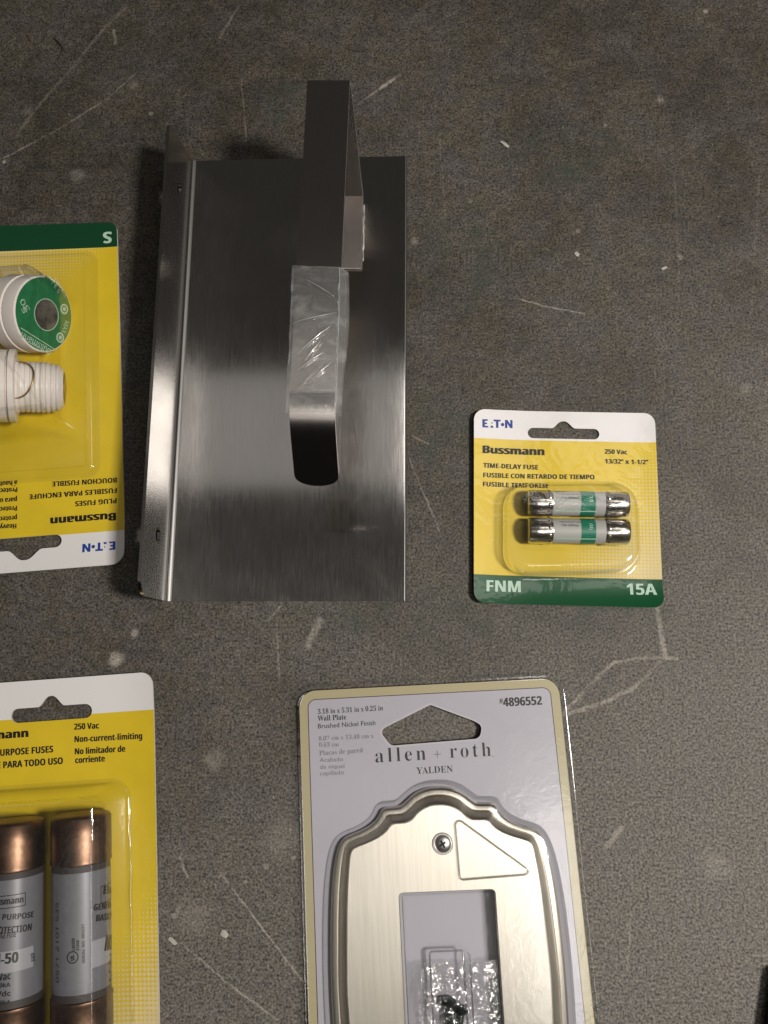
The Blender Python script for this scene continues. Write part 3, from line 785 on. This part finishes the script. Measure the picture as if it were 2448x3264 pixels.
    for (u, v) in ((205, 985), (192, 1076)):
        q = pl.px(u, v, .2); mb.slab(pl, circle(q[0], q[1], 2.1, 16), [circle(q[0], q[1], 1.4, 16)[::-1]], .16, .2)
        mb.slab(pl, circle(q[0], q[1], .9, 12), [], .16, .2)
    tt('MAX', (208, 1020), (196, 1058), 13, st='r')
    for a, e in (((66, 1045), (180, 1117)), ((88, 1088), (150, 1124))):
        A = Vector(pl.px(*a, .2)); B = Vector(pl.px(*e, .2)); d = (B-A).normalized(); q = Vector((-d.y, d.x))*.16
        mb.add([pl.w(*p, .2) for p in (A-q, B-q, B+q, A+q)], [(0, 1, 2, 3)])
    tt('TYPE S', (150, 882), (186, 935), 9, st='r'); tt('125 V MAX', (172, 890), (208, 950), 8, st='r')
    mb.obj('lettering', PALE, face)
    # ---- lower fuse: threaded end pointing right
    f2 = thing('plug_fuse', 'white ceramic plug fuse lying on its side showing its ribbed screw thread', 'plug fuse', at(120, 1238, 0), 'plug fuses in the deep blister')
    A = at(52, 1232, 17.0); B = at(205, 1238, 11.0); ax = (B-A).normalized(); bb = Vector((0, 1, 0)); bb = (bb-ax*bb.dot(ax)).normalized(); Lx = (B-A).length
    prof = [(-14, 0), (-14, 14), (-3.0, 14), (-2.8, 12.6), (-2.2, 12.6), (-2.0, 14.3), (0, 14.3), (.2, 14.0), (.3, 10.6), (1.2, 10.2)]
    t = 1.2; k = 0
    while t < Lx-2.2:
        q = 10.0-max(0, (t-(Lx-7))*.22); prof += [(t+.3, q-.55), (t+.7, q-.1), (t+1.1, q), (t+1.5, q-.15)]; t += 1.85
    prof += [(Lx-1.0, 7.9), (Lx-.2, 7.2), (Lx-.1, 6.4)]
    mb = MB(); mb.lathe(prof, A, ax, bb, 56); mb.obj('body', CERAMIC, f2, None, 38)
    mb = MB(); mb.lathe([(Lx-.1, 6.4), (Lx+.3, 6.2), (Lx+.5, 4.5), (Lx+.9, 0)], A, ax, bb, 40); mb.obj('contact', BRASS, f2, None, 40)
    pts = []
    cyl = Cyl(A, ax, bb, 10.3, True)
    for k in range(17):
        a = math.pi*.5-math.pi*k/16*1.05; pts.append(cyl.w(.5+7.2*math.cos(a)*(.9+.1*math.sin(a)), .5+8.2*math.sin(a)))
    mb = MB(); mb.tube(pts, .38, 8); mb.obj('spring_clip', BRASS, f2, None, 60)
build_plug_pack()

# ------------------------------------------------------------------ large cartridge fuse pack, lower left
def build_large_pack():
    h1 = 1.0; ang = math.radians(4.05); O = at(169, 2600, 0)
    sf = Flat(O, ang, 0, lambda x, y: .8*max(0, (x-24)/11)**2+1.6*max(0, (y-25)/25)**2)
    root = thing('cartridge_fuse_pack', 'tall yellow and white hang card with two thick copper ended cartridge fuses', 'fuse pack', O, None, ang)
    tr = sf.px(484, 2141, h1); rb = sf.px(505, 3264, h1); cx = sf.px(169, 2240, h1)[0]; w2 = .5*(tr[0]+rb[0])-cx
    y0 = tr[1]-150
    outl = rounded([(cx-w2, y0), (rb[0]+.3, y0), (tr[0], tr[1]), (cx-w2, tr[1])], 4.6, 8)
    wy = sf.px(482, 2262, h1)[1]
    m = printed('large_card_print', wy, None, YEL, GRN, WHT, (.020, -.0135, -1.05), 1.58)
    sl = sf.px(164, 2274, h1)
    mb = MB(); mb.slab(sf, outl, [euro(sl[0], sl[1], 15.6, 2.65, 5.2, 3.9)[::-1]], 0, h1, 0, 5, 5, 1)
    card = mb.obj('card', [m, PAPER], root, sf.frame(), 30)
    mb = MB(); T = lambda s_, p0, p1, cap, **q: text(mb, sf, s_, p0, p1, cap, h=h1+.13, **q)
    T('Bussmann', (-111, 2363), (89, 2349), 25, bold=.075); T('GENERAL PURPOSE FUSES', (-130, 2419), (169, 2398), 20); T('FUSIBLE PARA TODO USO', (-90, 2456), (200, 2435), 20)
    T('250 Vac', (237, 2326), (315, 2322), 18.5); T('Non-current-limiting', (238, 2366), (453, 2355), 18.5); T('No limitador de', (239, 2405), (399, 2396), 18.5); T('corriente', (240, 2433), (334, 2427), 18.5)
    mb.obj('lettering', INK, card)
    # blister
    x1 = sf.px(412, 2900, h1)[0]; y1 = sf.px(300, 2497, h1)[1]; xl = 2*cx-x1
    base = ccw(rounded([(xl, y1-105), (x1, y1-105), (x1, y1), (xl, y1)], 6.5, 9)); Z = 23.2
    prof = [(inset(base, -1.4), h1+.05), (inset(base, -.4), h1+.2), (base, h1+.7), (inset(base, .6), h1+3), (inset(base, 2.6), Z-6), (inset(base, 3.3), Z-3), (inset(base, 4.2), Z-1), (inset(base, 5.3), Z-.2), (inset(base, 6.2), Z)]
    # dense straight sides so the heat-formed wall can ripple
    prof = [(P, z) for P, z in prof]
    mb = MB(); mb.loft(loops_to(sf, prof), True, False, True); mb.obj('blister', CLEAR, root, None, 50)
    # heat-seal seam along the right side, slightly ragged
    pts = []; random.seed(11)
    for k in range(60):
        y = y1-9-k*1.45; pts.append(sf.w(x1+.9+noise.noise(Vector((k*.21, 0, 0)))*.5, y, h1+.35))
    mb = MB(); mb.tube(pts, [.16+.26*abs(noise.noise(Vector((k*.17, 3, 0))))+(.35*math.exp(-((k-20)/5)**2)) for k in range(60)], 8); mb.obj('seal_seam', CLEAR_FLAT, root, None, 60)
    # fuses
    r = 10.3; zc = r+h1+.4
    axd = Vector((math.cos(ang+math.pi/2), math.sin(ang+math.pi/2), 0)); bb = Vector((math.cos(ang), math.sin(ang), 0))
    tops = [(259, 2592, 'cartridge fuse on the right with a UL mark turned upwards on its silver label'), (46, 2613, 'cartridge fuse on the left reading 50 on its silver label, cut by the photo edge')]
    for i, (u, v, lab) in enumerate(tops):
        top = at(u, v, zc); A = top-axd*76.2
        ft = thing('cartridge_fuse', lab, 'fuse', A.lerp(top, .5)-Vector((0, 0, r)), 'copper ended fuses in the tall blister')
        mb = MB(); mb.lathe([(15, 9), (15, r*.955), (61, r*.955), (61, 9)], A, axd, bb, 56); mb.obj('tube', FIBRE, ft, None, 40)
        for t0, s in ((0, 1), (76.2, -1)):
            pr = [(0, 0), (0, r*.80), (.3, r*.93), (1.2, r), (8, r*1.005), (15.0, r), (15.6, r*1.02), (16.2, r*1.01), (16.6, r*.94)]
            mb = MB(); mb.lathe([(t0+s*t, rr) for t, rr in pr], A, axd, bb, 64)
            if s < 0: mb.F = [f[::-1] for f in mb.F]
            mb.obj('end_cap', COPPER, ft, None, 40)
        mb = MB(); mb.lathe([(19.0, r*.955), (19.0, r*.968), (57.6, r*.968), (57.6, r*.955)], A, axd, bb, 64); lb = mb.obj('label', LABELGREY, ft, None, 40)
        cy = Cyl(A, axd, bb, r*.968, False)
        mb = MB(); T = lambda s_, p0, p1, cap, **q: text(mb, cy, s_, p0, p1, cap, h=.09, **q)
        def band(mb, u0, v0, u1, v1, h=.05, mm=0):
            a, e = cy.px(u0, v0, h), cy.px(u1, v1, h); nq = 14; V = []
            for k in range(nq+1):
                x = a[0]+(e[0]-a[0])*k/nq; V += [cy.w(x, a[1], h), cy.w(x, e[1], h)]
            mb.add(V, [(2*k, 2*k+1, 2*k+3, 2*k+2) for k in range(nq)], mm)
        def frame_box(mb, u0, v0, u1, v1):
            a, e = cy.px(u0, v0, .09), cy.px(u1, v1, .09); wv = .28
            for X0, X1, Y0, Y1 in ((a[0], e[0], a[1], a[1]-wv), (a[0], e[0], e[1]+wv, e[1]), (a[0], a[0]+wv, a[1], e[1]), (e[0]-wv, e[0], a[1], e[1])):
                nq = 8; V = []
                for k in range(nq+1): x = X0+(X1-X0)*k/nq; V += [cy.w(x, Y0, .09), cy.w(x, Y1, .09)]
                mb.add(V, [(2*k, 2*k+1, 2*k+3, 2*k+2) for k in range(nq)])
        pale = MB()
        if i == 1:
            band(pale, -20, 3036, 106, 3080)
            frame_box(mb, -40, 2856, 82, 2886); T('Bussmann', (-30, 2884), (74, 2876), 16, bold=.05)
            T('PURPOSE', (7, 2932), (106, 2923), 18, bold=.03); T('PROTECTION', (-28, 2974), (100, 2965), 17, bold=.03); T('CARTRIDGE FUSE', (-40, 2992), (51, 2986), 11)
            T('N-50', (-22, 3073), (57, 3067), 28, bold=.04); T('AMP', (112, 3062), (110, 3034), 10)
            T('250 Vac', (-40, 3126), (34, 3121), 15); T('50kA', (-12, 3148), (33, 3145), 12); T('Vdc', (-12, 3177), (34, 3174), 15); T('20kA', (-10, 3203), (33, 3200), 12)
        else:
            band(pale, 292, 3000, 362, 3050)
            frame_box(mb, 321, 2825, 366, 2860); T('Bu', (329, 2851), (356, 2847), 16, bold=.05)
            T('GENERA', (298, 2903), (354, 2892), 18, bold=.06); T('BASIC P', (306, 2937), (355, 2928), 17, bold=.06); T('NO', (334, 3031), (355, 3027), 27, bold=.06)
            for v in (3068, 3094, 3122, 3146): T('2', (346, v+8), (354, v+6), 11)
            q = cy.px(231, 3052, .09); mb.slab(cy, circle(q[0], q[1], 2.0, 24), [circle(q[0], q[1], 1.6, 24)[::-1]], None, .09)
            T('UL', (238, 3060), (236, 3043), 13, bold=.06); T('LISTED', (240, 3028), (238, 2990), 10, bold=.06); T('FUSE', (253, 3028), (252, 2996), 9, bold=.06); T('SERIAL NO. 003221', (271, 3069), (269, 2947), 9, bold=.03)
            T('0571 2101 535', (188, 3133), (187, 2878), 12, st='r')
        pale.obj('label_band', LABELPALE, lb); mb.obj('lettering', INK, lb)
build_large_pack()

# ------------------------------------------------------------------ wall plate pack, lower middle
def build_wall_plate_pack():
    ang = math.radians(2.77); O = at(1398, 2491, 5.0); sf = Flat(O, ang, 0)
    root = thing('wall_plate_pack', 'clear clamshell pack with an ornate nickel plate on a tan bordered card', 'wall plate pack', (O.x, O.y, 0), None, ang)
    h1 = 3.0
    TL, TR, BR, BL = sf.px(953, 2204, h1), sf.px(1778, 2161, h1), sf.px(1896, 3264, h1), sf.px(984, 3264, h1)
    def ext(a, b, y): f = (y-a[1])/(b[1]-a[1]); return (a[0]+(b[0]-a[0])*f, y)
    yb = -168
    BL, BR = ext(TL, BL, yb), ext(TR, BR, yb)
    tan = ccw(rounded([BL, BR, TR, TL], 6.2, 10))
    def hole(g):
        pts = [sf.px(*p, h1) for p in ((1216, 2338), (1222, 2322), (1369, 2248), (1375, 2248), (1510, 2298), (1536, 2312), (1530, 2354), (1246, 2377))]
        return ccw(rounded(pts, [2.4, 2.4, .5, .5, 2.6, 2.6, 2.6, 2.6], 5))
    hl = hole(0)
    mb = MB(); mb.slab(sf, tan, [hl[::-1]], h1-.5, h1); card = mb.obj('card', TAN, root)
    pan = inset(tan, 3.25)
    mb = MB(); mb.slab(sf, pan, [inset(hl, -.05)[::-1]], None, h1+.05); mb.obj('printed_panel', LAV, card)
    mb = MB(); mb.slab(sf, inset(tan, 3.1), [inset(tan, 3.4)[::-1]], None, h1+.08); mb.obj('printed_line', INK_MID, card)
    mb = MB(); T = lambda s_, p0, p1, cap, **q: text(mb, sf, s_, p0, p1, cap, h=h1+.1, **q)
    T('3.18 in x 5.31 in x 0.25 in', (1013, 2276), (1221, 2264), 15, st='s', off=.0); T('Wall Plate', (1013, 2298), (1104, 2293), 16, st='s', off=.004); T('Brushed Nickel Finish', (1014, 2322), (1197, 2311), 14.5, st='n', off=.006)
    T('#', (1592, 2241), (1604, 2240), 16, st='n', off=.012); T('4896552', (1605, 2252), (1728, 2246), 27, bold=.03)
    T('allen', (1197, 2431), (1358, 2422), 42, st='s', off=-.010, space=1.3); T('roth', (1435, 2416), (1566, 2410), 42, st='s', off=-.010, space=1.3)
    T('YALDEN', (1328, 2467), (1444, 2461), 20, st='s', off=-.004)
    mb.obj('lettering', INK, card)
    mb = MB()
    a = Vector(sf.px(1394, 2404, h1)); 
    for dx, dy in ((1.35, .13), (.13, 1.35)): mb.add([sf.w(a.x+x*dx, a.y+y*dy, h1+.1) for x, y in ((-1, -1), (1, -1), (1, 1), (-1, 1))], [(0, 1, 2, 3)])
    q = sf.px(1572, 2411, h1); poly(mb, sf, circle(q[0], q[1], .25, 10), h1+.1)
    T('8,07 cm x 13,48 cm x', (1016, 2361), (1191, 2352), 13, st='s', off=-.004); T('0,63 cm', (1017, 2381), (1080, 2379), 13, st='s', off=-.004); T('Placas de pared', (1018, 2408), (1157, 2398), 14.5, st='s', off=-.004)
    T('Acabado', (1019, 2429), (1094, 2426), 13, st='n', off=.004); T('de niquel', (1020, 2451), (1098, 2448), 13, st='n', off=.004); T('cepillado', (1020, 2472), (1097, 2468), 13, st='n', off=.004)
    mb.obj('lettering', INK_SOFT, card)
    # contour of the plate: right half mirrored
    half = [(0, 0), (3, -.15), (6, -.8), (9, -2.1), (11.6, -4.0), (14.0, -5.9), (15.5, -6.35), (18, -6.5), (20.2, -6.7), (21.7, -7.6), (22.6, -9.3), (24.1, -11.4), (26.6, -13.3), (30, -14.9), (33.6, -16.1), (36.2, -17.6), (38.2, -20.2), (39.8, -24.5), (41.1, -31), (42.1, -40), (42.7, -50), (43, -60), (43.05, -67.4)]
    halfi = [(0, -6.6), (2.6, -6.8), (5.2, -7.6), (7.6, -9.0), (9.6, -10.9), (11.4, -12.0), (12.8, -12.3), (14.8, -12.4), (16.6, -12.5), (17.9, -13.2), (18.9, -14.4), (20.4, -15.8), (22.8, -17.3), (26.2, -18.7), (29.5, -19.8), (31.6, -20.8), (32.8, -22.8), (33.5, -26.5), (34.2, -32), (34.9, -40), (35.4, -50), (35.8, -60), (36, -67.4)]
    def dense(Hp):
        Q = []
        for i in range(len(Hp)-1):
            p0 = Vector(Hp[i-1]) if i else Vector((-Hp[1][0], Hp[1][1])); p1, p2 = Vector(Hp[i]), Vector(Hp[i+1])
            p3 = Vector(Hp[i+2]) if i+2 < len(Hp) else Vector((p1.x, -134.8-p1.y))
            for k in range(5):
                t = k/5; Q.append(.5*((2*p1)+(p2-p0)*t+(2*p0-5*p1+4*p2-p3)*t*t+(3*p1-p0-3*p2+p3)*t**3))
        return Q+[Vector(Hp[-1])]
    def ringof(Hp):
        q = dense(Hp); f = q+[Vector((p.x, -134.8-p.y)) for p in q[-2::-1]]
        return f+[Vector((-p.x, p.y)) for p in f[-2:0:-1]]
    RO, RI = ringof(half), ringof(halfi)
    if ccw([tuple(p) for p in RO])[1] != tuple(RO[1]): RO, RI = RO[::-1], RI[::-1]
    def cont(D):
        return [((a.x+(b.x-a.x)*D/7.0)-.7, a.y+(b.y-a.y)*D/7.0) for a, b in zip(RO, RI)]
    outer = cont(0); pc = cont(1.9)
    z0 = h1+.25
    P = [(cont(1.9), z0), (cont(1.95), z0+1.2), (cont(2.2), z0+2.0), (cont(2.6), z0+2.6), (cont(3.2), z0+2.85), (cont(4.4), z0+3.0), (cont(4.75), z0+2.8), (cont(5.1), z0+2.95), (cont(5.7), z0+3.7), (cont(6.5), z0+4.8), (cont(7.2), z0+5.65), (cont(7.7), z0+6.0), (cont(8.2), z0+6.1)]
    wp = thing('wall_plate', 'ornate brushed nickel rocker wall plate with scalloped top sealed in clear plastic', 'wall plate', (O.x, O.y, z0), None, ang)
    zt = z0+6.1
    l, r_ = sf.px(1268, 2849, zt), sf.px(1580, 2830, zt); xo0, xo1, yt = l[0]+.2, r_[0]-.1, .5*(l[1]+r_[1])
    op = ccw(rounded([(xo0, -134.8-yt), (xo1, -134.8-yt), (xo1, yt), (xo0, yt)], 1.6, 6))
    sc = sf.px(1411, 2689, zt)
    shole = circle(sc[0], sc[1], 2.2, 28)
    mb = MB(); mb.loft(loops_to(sf, P), True); mb.slab(sf, P[-1][0], [op[::-1], shole[::-1]], None, zt)
    mb.loft(loops_to(sf, [(op, zt), (inset(op, .25), zt-.25), (inset(op, .3), z0)]), True); mb.loft(loops_to(sf, [(shole, zt), (circle(sc[0], sc[1], 2.0, 28), zt-2)]), True)
    pb = mb.obj('plate_body', NICKEL, wp, sf.frame(), 35); brush_uv(pb, sf.frame())
    # mounting screw head in its hole
    mb = MB(); c = sf.w(sc[0], sc[1], zt-.4); up = Vector((0, 0, 1)); ex = Vector((1, 0, 0))
    mb.lathe([(-1.5, 3.4), (.42, 3.7), (.62, 3.75), (.85, 3.55), (.85, 3.1), (.55, 2.95), (.8, 2.7), (1.15, 1.9), (1.35, 1.0), (1.4, 0)], c, up, ex, 40)
    s_ = mb.obj('screw', SCREWM, wp, None, 40)
    mb = MB(); pl = Flat((c.x, c.y), ang+.5, c.z+1.42)
    for w_, l_ in ((.36, 1.35), (1.35, .36)): poly(mb, pl, [(-w_, -l_), (w_, -l_), (w_, l_), (-w_, l_)], .02 if w_ < 1 else .06)
    mb.obj('screw_slot', SLOT_SHADE, s_)
    # clear shell: rim tray, cover over the card, bulge over the plate and sunken pocket in its opening
    rim = inset(tan, -1.7); hz = h1+.55
    mb = MB(); mb.loft(loops_to(sf, [(inset(tan, -2.2), .1), (inset(tan, -2.1), 1.2), (inset(tan, -1.9), hz-.2), (rim, hz+.35), (inset(tan, -1.2), hz+.45), (inset(tan, -.3), hz+.1), (inset(tan, .3), hz)]), True)
    ob = cont(-.5)
    mb.slab(sf, inset(tan, .3), [inset(hl, -.6)[::-1], ob[::-1]], None, hz)
    Z = zt+.7
    pr = [(ob, hz), (cont(0), hz+.5), (cont(.5), hz+2.0), (cont(1.0), z0+3.0), (cont(1.8), z0+3.4), (cont(4.9), z0+3.6), (cont(5.6), z0+4.2), (cont(7.2), Z-.4), (cont(8.2), Z)]
    mb.loft(loops_to(sf, pr[:4]), True, m=1); mb.loft(loops_to(sf, pr[3:]), True)
    rec = inset(op, 1.1)
    mb.slab(sf, pr[-1][0], [inset(rec, -.4)[::-1]], None, Z)
    a = sf.px(1366, 3030, 7); b = sf.px(1478, 3024, 7); ya = .5*(a[1]+b[1])
    bx = ccw(rounded([(a[0], -134.8-ya), (b[0], -134.8-ya), (b[0], ya), (a[0], ya)], .9, 4))
    mb.loft(loops_to(sf, [(inset(rec, -.4), Z), (rec, Z-.5), (inset(rec, .5), h1+1.8), (inset(rec, .9), h1+1.3)]), True)
    mb.slab(sf, inset(rec, .9), [inset(bx, -.5)[::-1]], None, h1+1.3)
    mb.loft(loops_to(sf, [(inset(bx, -.5), h1+1.3), (bx, h1+1.8), (inset(bx, .4), 7.0), (inset(bx, .9), 7.5)]), True, False, True)
    e0 = bx[0]
    rg = MB()
    xa_, xb_ = a[0], b[0]
    rg.tube([sf.w(xa_+.3, ya-40, 7.4), sf.w(xa_+.3, ya-.8, 7.4), sf.w(xa_+.9, ya-.3, 7.4), sf.w(xb_-.9, ya-.3, 7.4), sf.w(xb_-.3, ya-.8, 7.4), sf.w(xb_-.3, ya-40, 7.4)], .35, 8)
    rg.tube([sf.w(xb_+1.2, ya-1.2, 6.2), sf.w(xb_+1.9, ya-2.2, 6.2), sf.w(xb_+1.9, ya-40, 6.2)], .30, 8)
    rg.tube([sf.w(xo0+1.3, yt-1.2, zt-.2), sf.w(xo0+1.3, yt-60, zt-.2)], .22, 8)
    rg.obj('pocket_ridge', CLEAR_RIDGE, root, None, 60)  # tubes added to draw the pocket's dark outline and highlight lines
    sh = mb.obj('clear_shell', [CLEAR_FLAT, CLEAR_WALL], root, None, 35)
    # pressed triangle in the shell
    tri = rounded([sf.px(*p, Z) for p in ((1450, 2602), (1467, 2805), (1704, 2786))], [1.5, 1.2, 1.2], 6)
    mb = MB(); mb.tube([sf.w(x, y, Z+.05) for x, y in tri], .34, 8, closed=True); mb.obj('pressed_triangle', CLEAR_RIDGE, root, None, 60)
    # crumpled bag with screws inside the opening
    nx, ny = 70, 90; random.seed(5)
    q0 = sf.px(1310, 3070, 7); q1 = sf.px(1585, 3060, 7)
    V = []
    for j in range(ny+1):
        for i in range(nx+1):
            fx, fy = i/nx, j/ny
            x = q0[0]+(q1[0]-q0[0])*fx; y = q0[1]-fy*32-1.5*abs(noise.noise(Vector((fx*7, 0, 3))))*(1-fy)
            n1 = noise.noise(Vector((x*.35, y*.22, 1))); n2 = abs(noise.noise(Vector((x*.8+n1*2, y*.5, 7)))); n3 = abs(noise.noise(Vector((x*2.1, y*1.6+n1*3, 2))))
            e = min(1, fy*6)*min(1, min(fx, 1-fx)*8)
            V.append(sf.w(x, y, 7.7-.9*(1-e)+(1.4*n1+1.4*(.3-n2)+.55*(.3-n3))*e))
    Fq = [(j*(nx+1)+i, (j+1)*(nx+1)+i, (j+1)*(nx+1)+i+1, j*(nx+1)+i+1) for j in range(ny) for i in range(nx)]
    bag = link('plastic_bag', V, Fq, FILM, None, None, 80); tag(bag, 'crumpled clear film bag in the opening of the nickel wall plate', 'plastic bag')
    for k, (u0, v0, u1, v1, lab) in enumerate(((1428, 3190, 1440, 3330, 'dark screw lying upright in the film bag, left of its pair'), (1470, 3215, 1450, 3350, 'dark screw leaning in the film bag, right of its pair'))):
        A = sf.w(*sf.px(u0, v0, 6.4), 6.0); B = sf.w(*sf.px(u1, v1, 6.4), 6.0); ax = (B-A).normalized(); sd = ax.cross(Vector((0, 0, 1))).normalized()
        t = thing('mounting_screw', lab, 'screw', A.lerp(B, .5), 'screws in the film bag')
        mb = MB(); mb.lathe([(-1.0, 0), (-.9, 1.6), (-.3, 2.6), (.3, 3.0), (.6, 2.9), (2.0, 1.6)], A, ax, sd, 24); mb.obj('screw_head', SCREWDARK, t, None, 40)
        pf = []
        for j in range(26): pf += [(2.0+j*.62, 1.15), (2.3+j*.62, 1.6)]
        mb = MB(); mb.lathe(pf+[(19, 0)], A, ax, sd, 20); mb.obj('shank', SCREWDARK, t, None, 40)
build_wall_plate_pack()

# ------------------------------------------------------------------ loose chips and fibre on the floor
def chip(u, v, lw, ww, ang, lab, zz=.5):
    O = at(u, v); sf = Flat(O, ang, 0); k = 1/8.2; random.seed(int(u))
    P = [(x*lw*k/2*random.uniform(.85, 1.1), y*ww*k/2*random.uniform(.8, 1.15)) for x, y in ((-1, -.8), (-.3, -1), (.5, -.95), (1, -.7), (1, .6), (.3, 1), (-.5, .9), (-1, .7))]
    mb = MB(); mb.loft([[sf.w(x, y, .0) for x, y in P], [sf.w(x, y, zz*.8) for x, y in P], [sf.w(x*.8, y*.8, zz) for x, y in P]], True, False, True)
    tag(mb.obj('paint_chip', CHIP, None, sf.frame(), 30), lab, 'paint chip', 'white chips on the floor')
chip(1609, 461, 34, 11, -.70, 'long thin white chip slanting on the dark concrete right of the strap handle')
chip(2116, 856, 20, 10, .35, 'short white chip on the floor above the right corner of the small fuse card')
chip(1838, 811, 20, 15, -.9, 'rounded white chip on the floor straight above the small fuse card')
chip(716, 2976, 24, 18, -.6, 'blocky white chip on the floor between the copper fuses and the wall plate')
chip(551, 2999, 28, 12, -.6, 'slim white chip close beside the edge of the copper fuse card')
mb = MB(); mb.tube([at(u, v, .3) for u, v in ((171, 122), (183, 132), (195, 146), (200, 158), (194, 170), (185, 179))], [.25, .4, .42, .4, .3, .2], 8)
tag(mb.obj('fibre_scrap', plain('dark_fibre', (.02, .016, .012), .7)), 'small dark curled fibre scrap on the concrete at the far left', 'fibre scrap')

# dark case just entering the picture at the bottom right
def build_case():
    p = [at(2458, 3085, 0), at(2433, 3268, 0)]
    d = (p[0]-p[1]).normalized(); out = Vector((d.y, -d.x, 0))
    A = p[1]-d*40; sf = Flat((A.x, A.y), math.atan2(out.y, out.x))
    L = 40+(p[0]-p[1]).length+2
    o = rounded([(0, 0), (70, 0), (70, L), (0, L)], 3, 6)
    mb = MB(); mb.loft(loops_to(sf, [(inset(o, .4), 0), (o, .6), (o, 7.2), (inset(o, .3), 7.8), (inset(o, .9), 8)]), True, False, True)
    tag(mb.obj('black_case', plain('black_leather', (.012, .008, .006), .55, bump=(700, .3)), None, None, 35), 'black rounded corner of a case poking in at the bottom right edge', 'case')
build_case()

# loose grit: countless grains of dust and sand on the concrete
def build_grit():
    random.seed(21); mb = MB()
    for k in range(900):
        u, v = random.uniform(-60, 2500), random.uniform(-60, 3320)
        r = .10+.22*random.random()**3+(.25 if random.random() < .03 else 0); O = at(u, v); a = random.uniform(0, 6.28); e = random.uniform(.5, 1)
        ring = lambda q, z: [O+Vector((math.cos(a+t)*r*q, math.sin(a+t)*r*q*e, z)) for t in (0, 1.2, 2.3, 3.5, 4.9)]
        mb.loft([ring(1, 0), ring(1.05, r*.5), ring(.6, r*1.0)], True, False, True, random.choice((0, 0, 0, 1, 1, 2)))
    o = mb.obj('floor_grit', [plain('sand_grain', (.20, .175, .14), .7), plain('dark_grain', (.035, .03, .025), .7), plain('pale_grain', (.40, .37, .32), .6)], None, None)
    o['kind'] = 'stuff'; o['label'] = 'fine grit and dust scattered over the concrete floor'; o['category'] = 'grit'
build_grit()
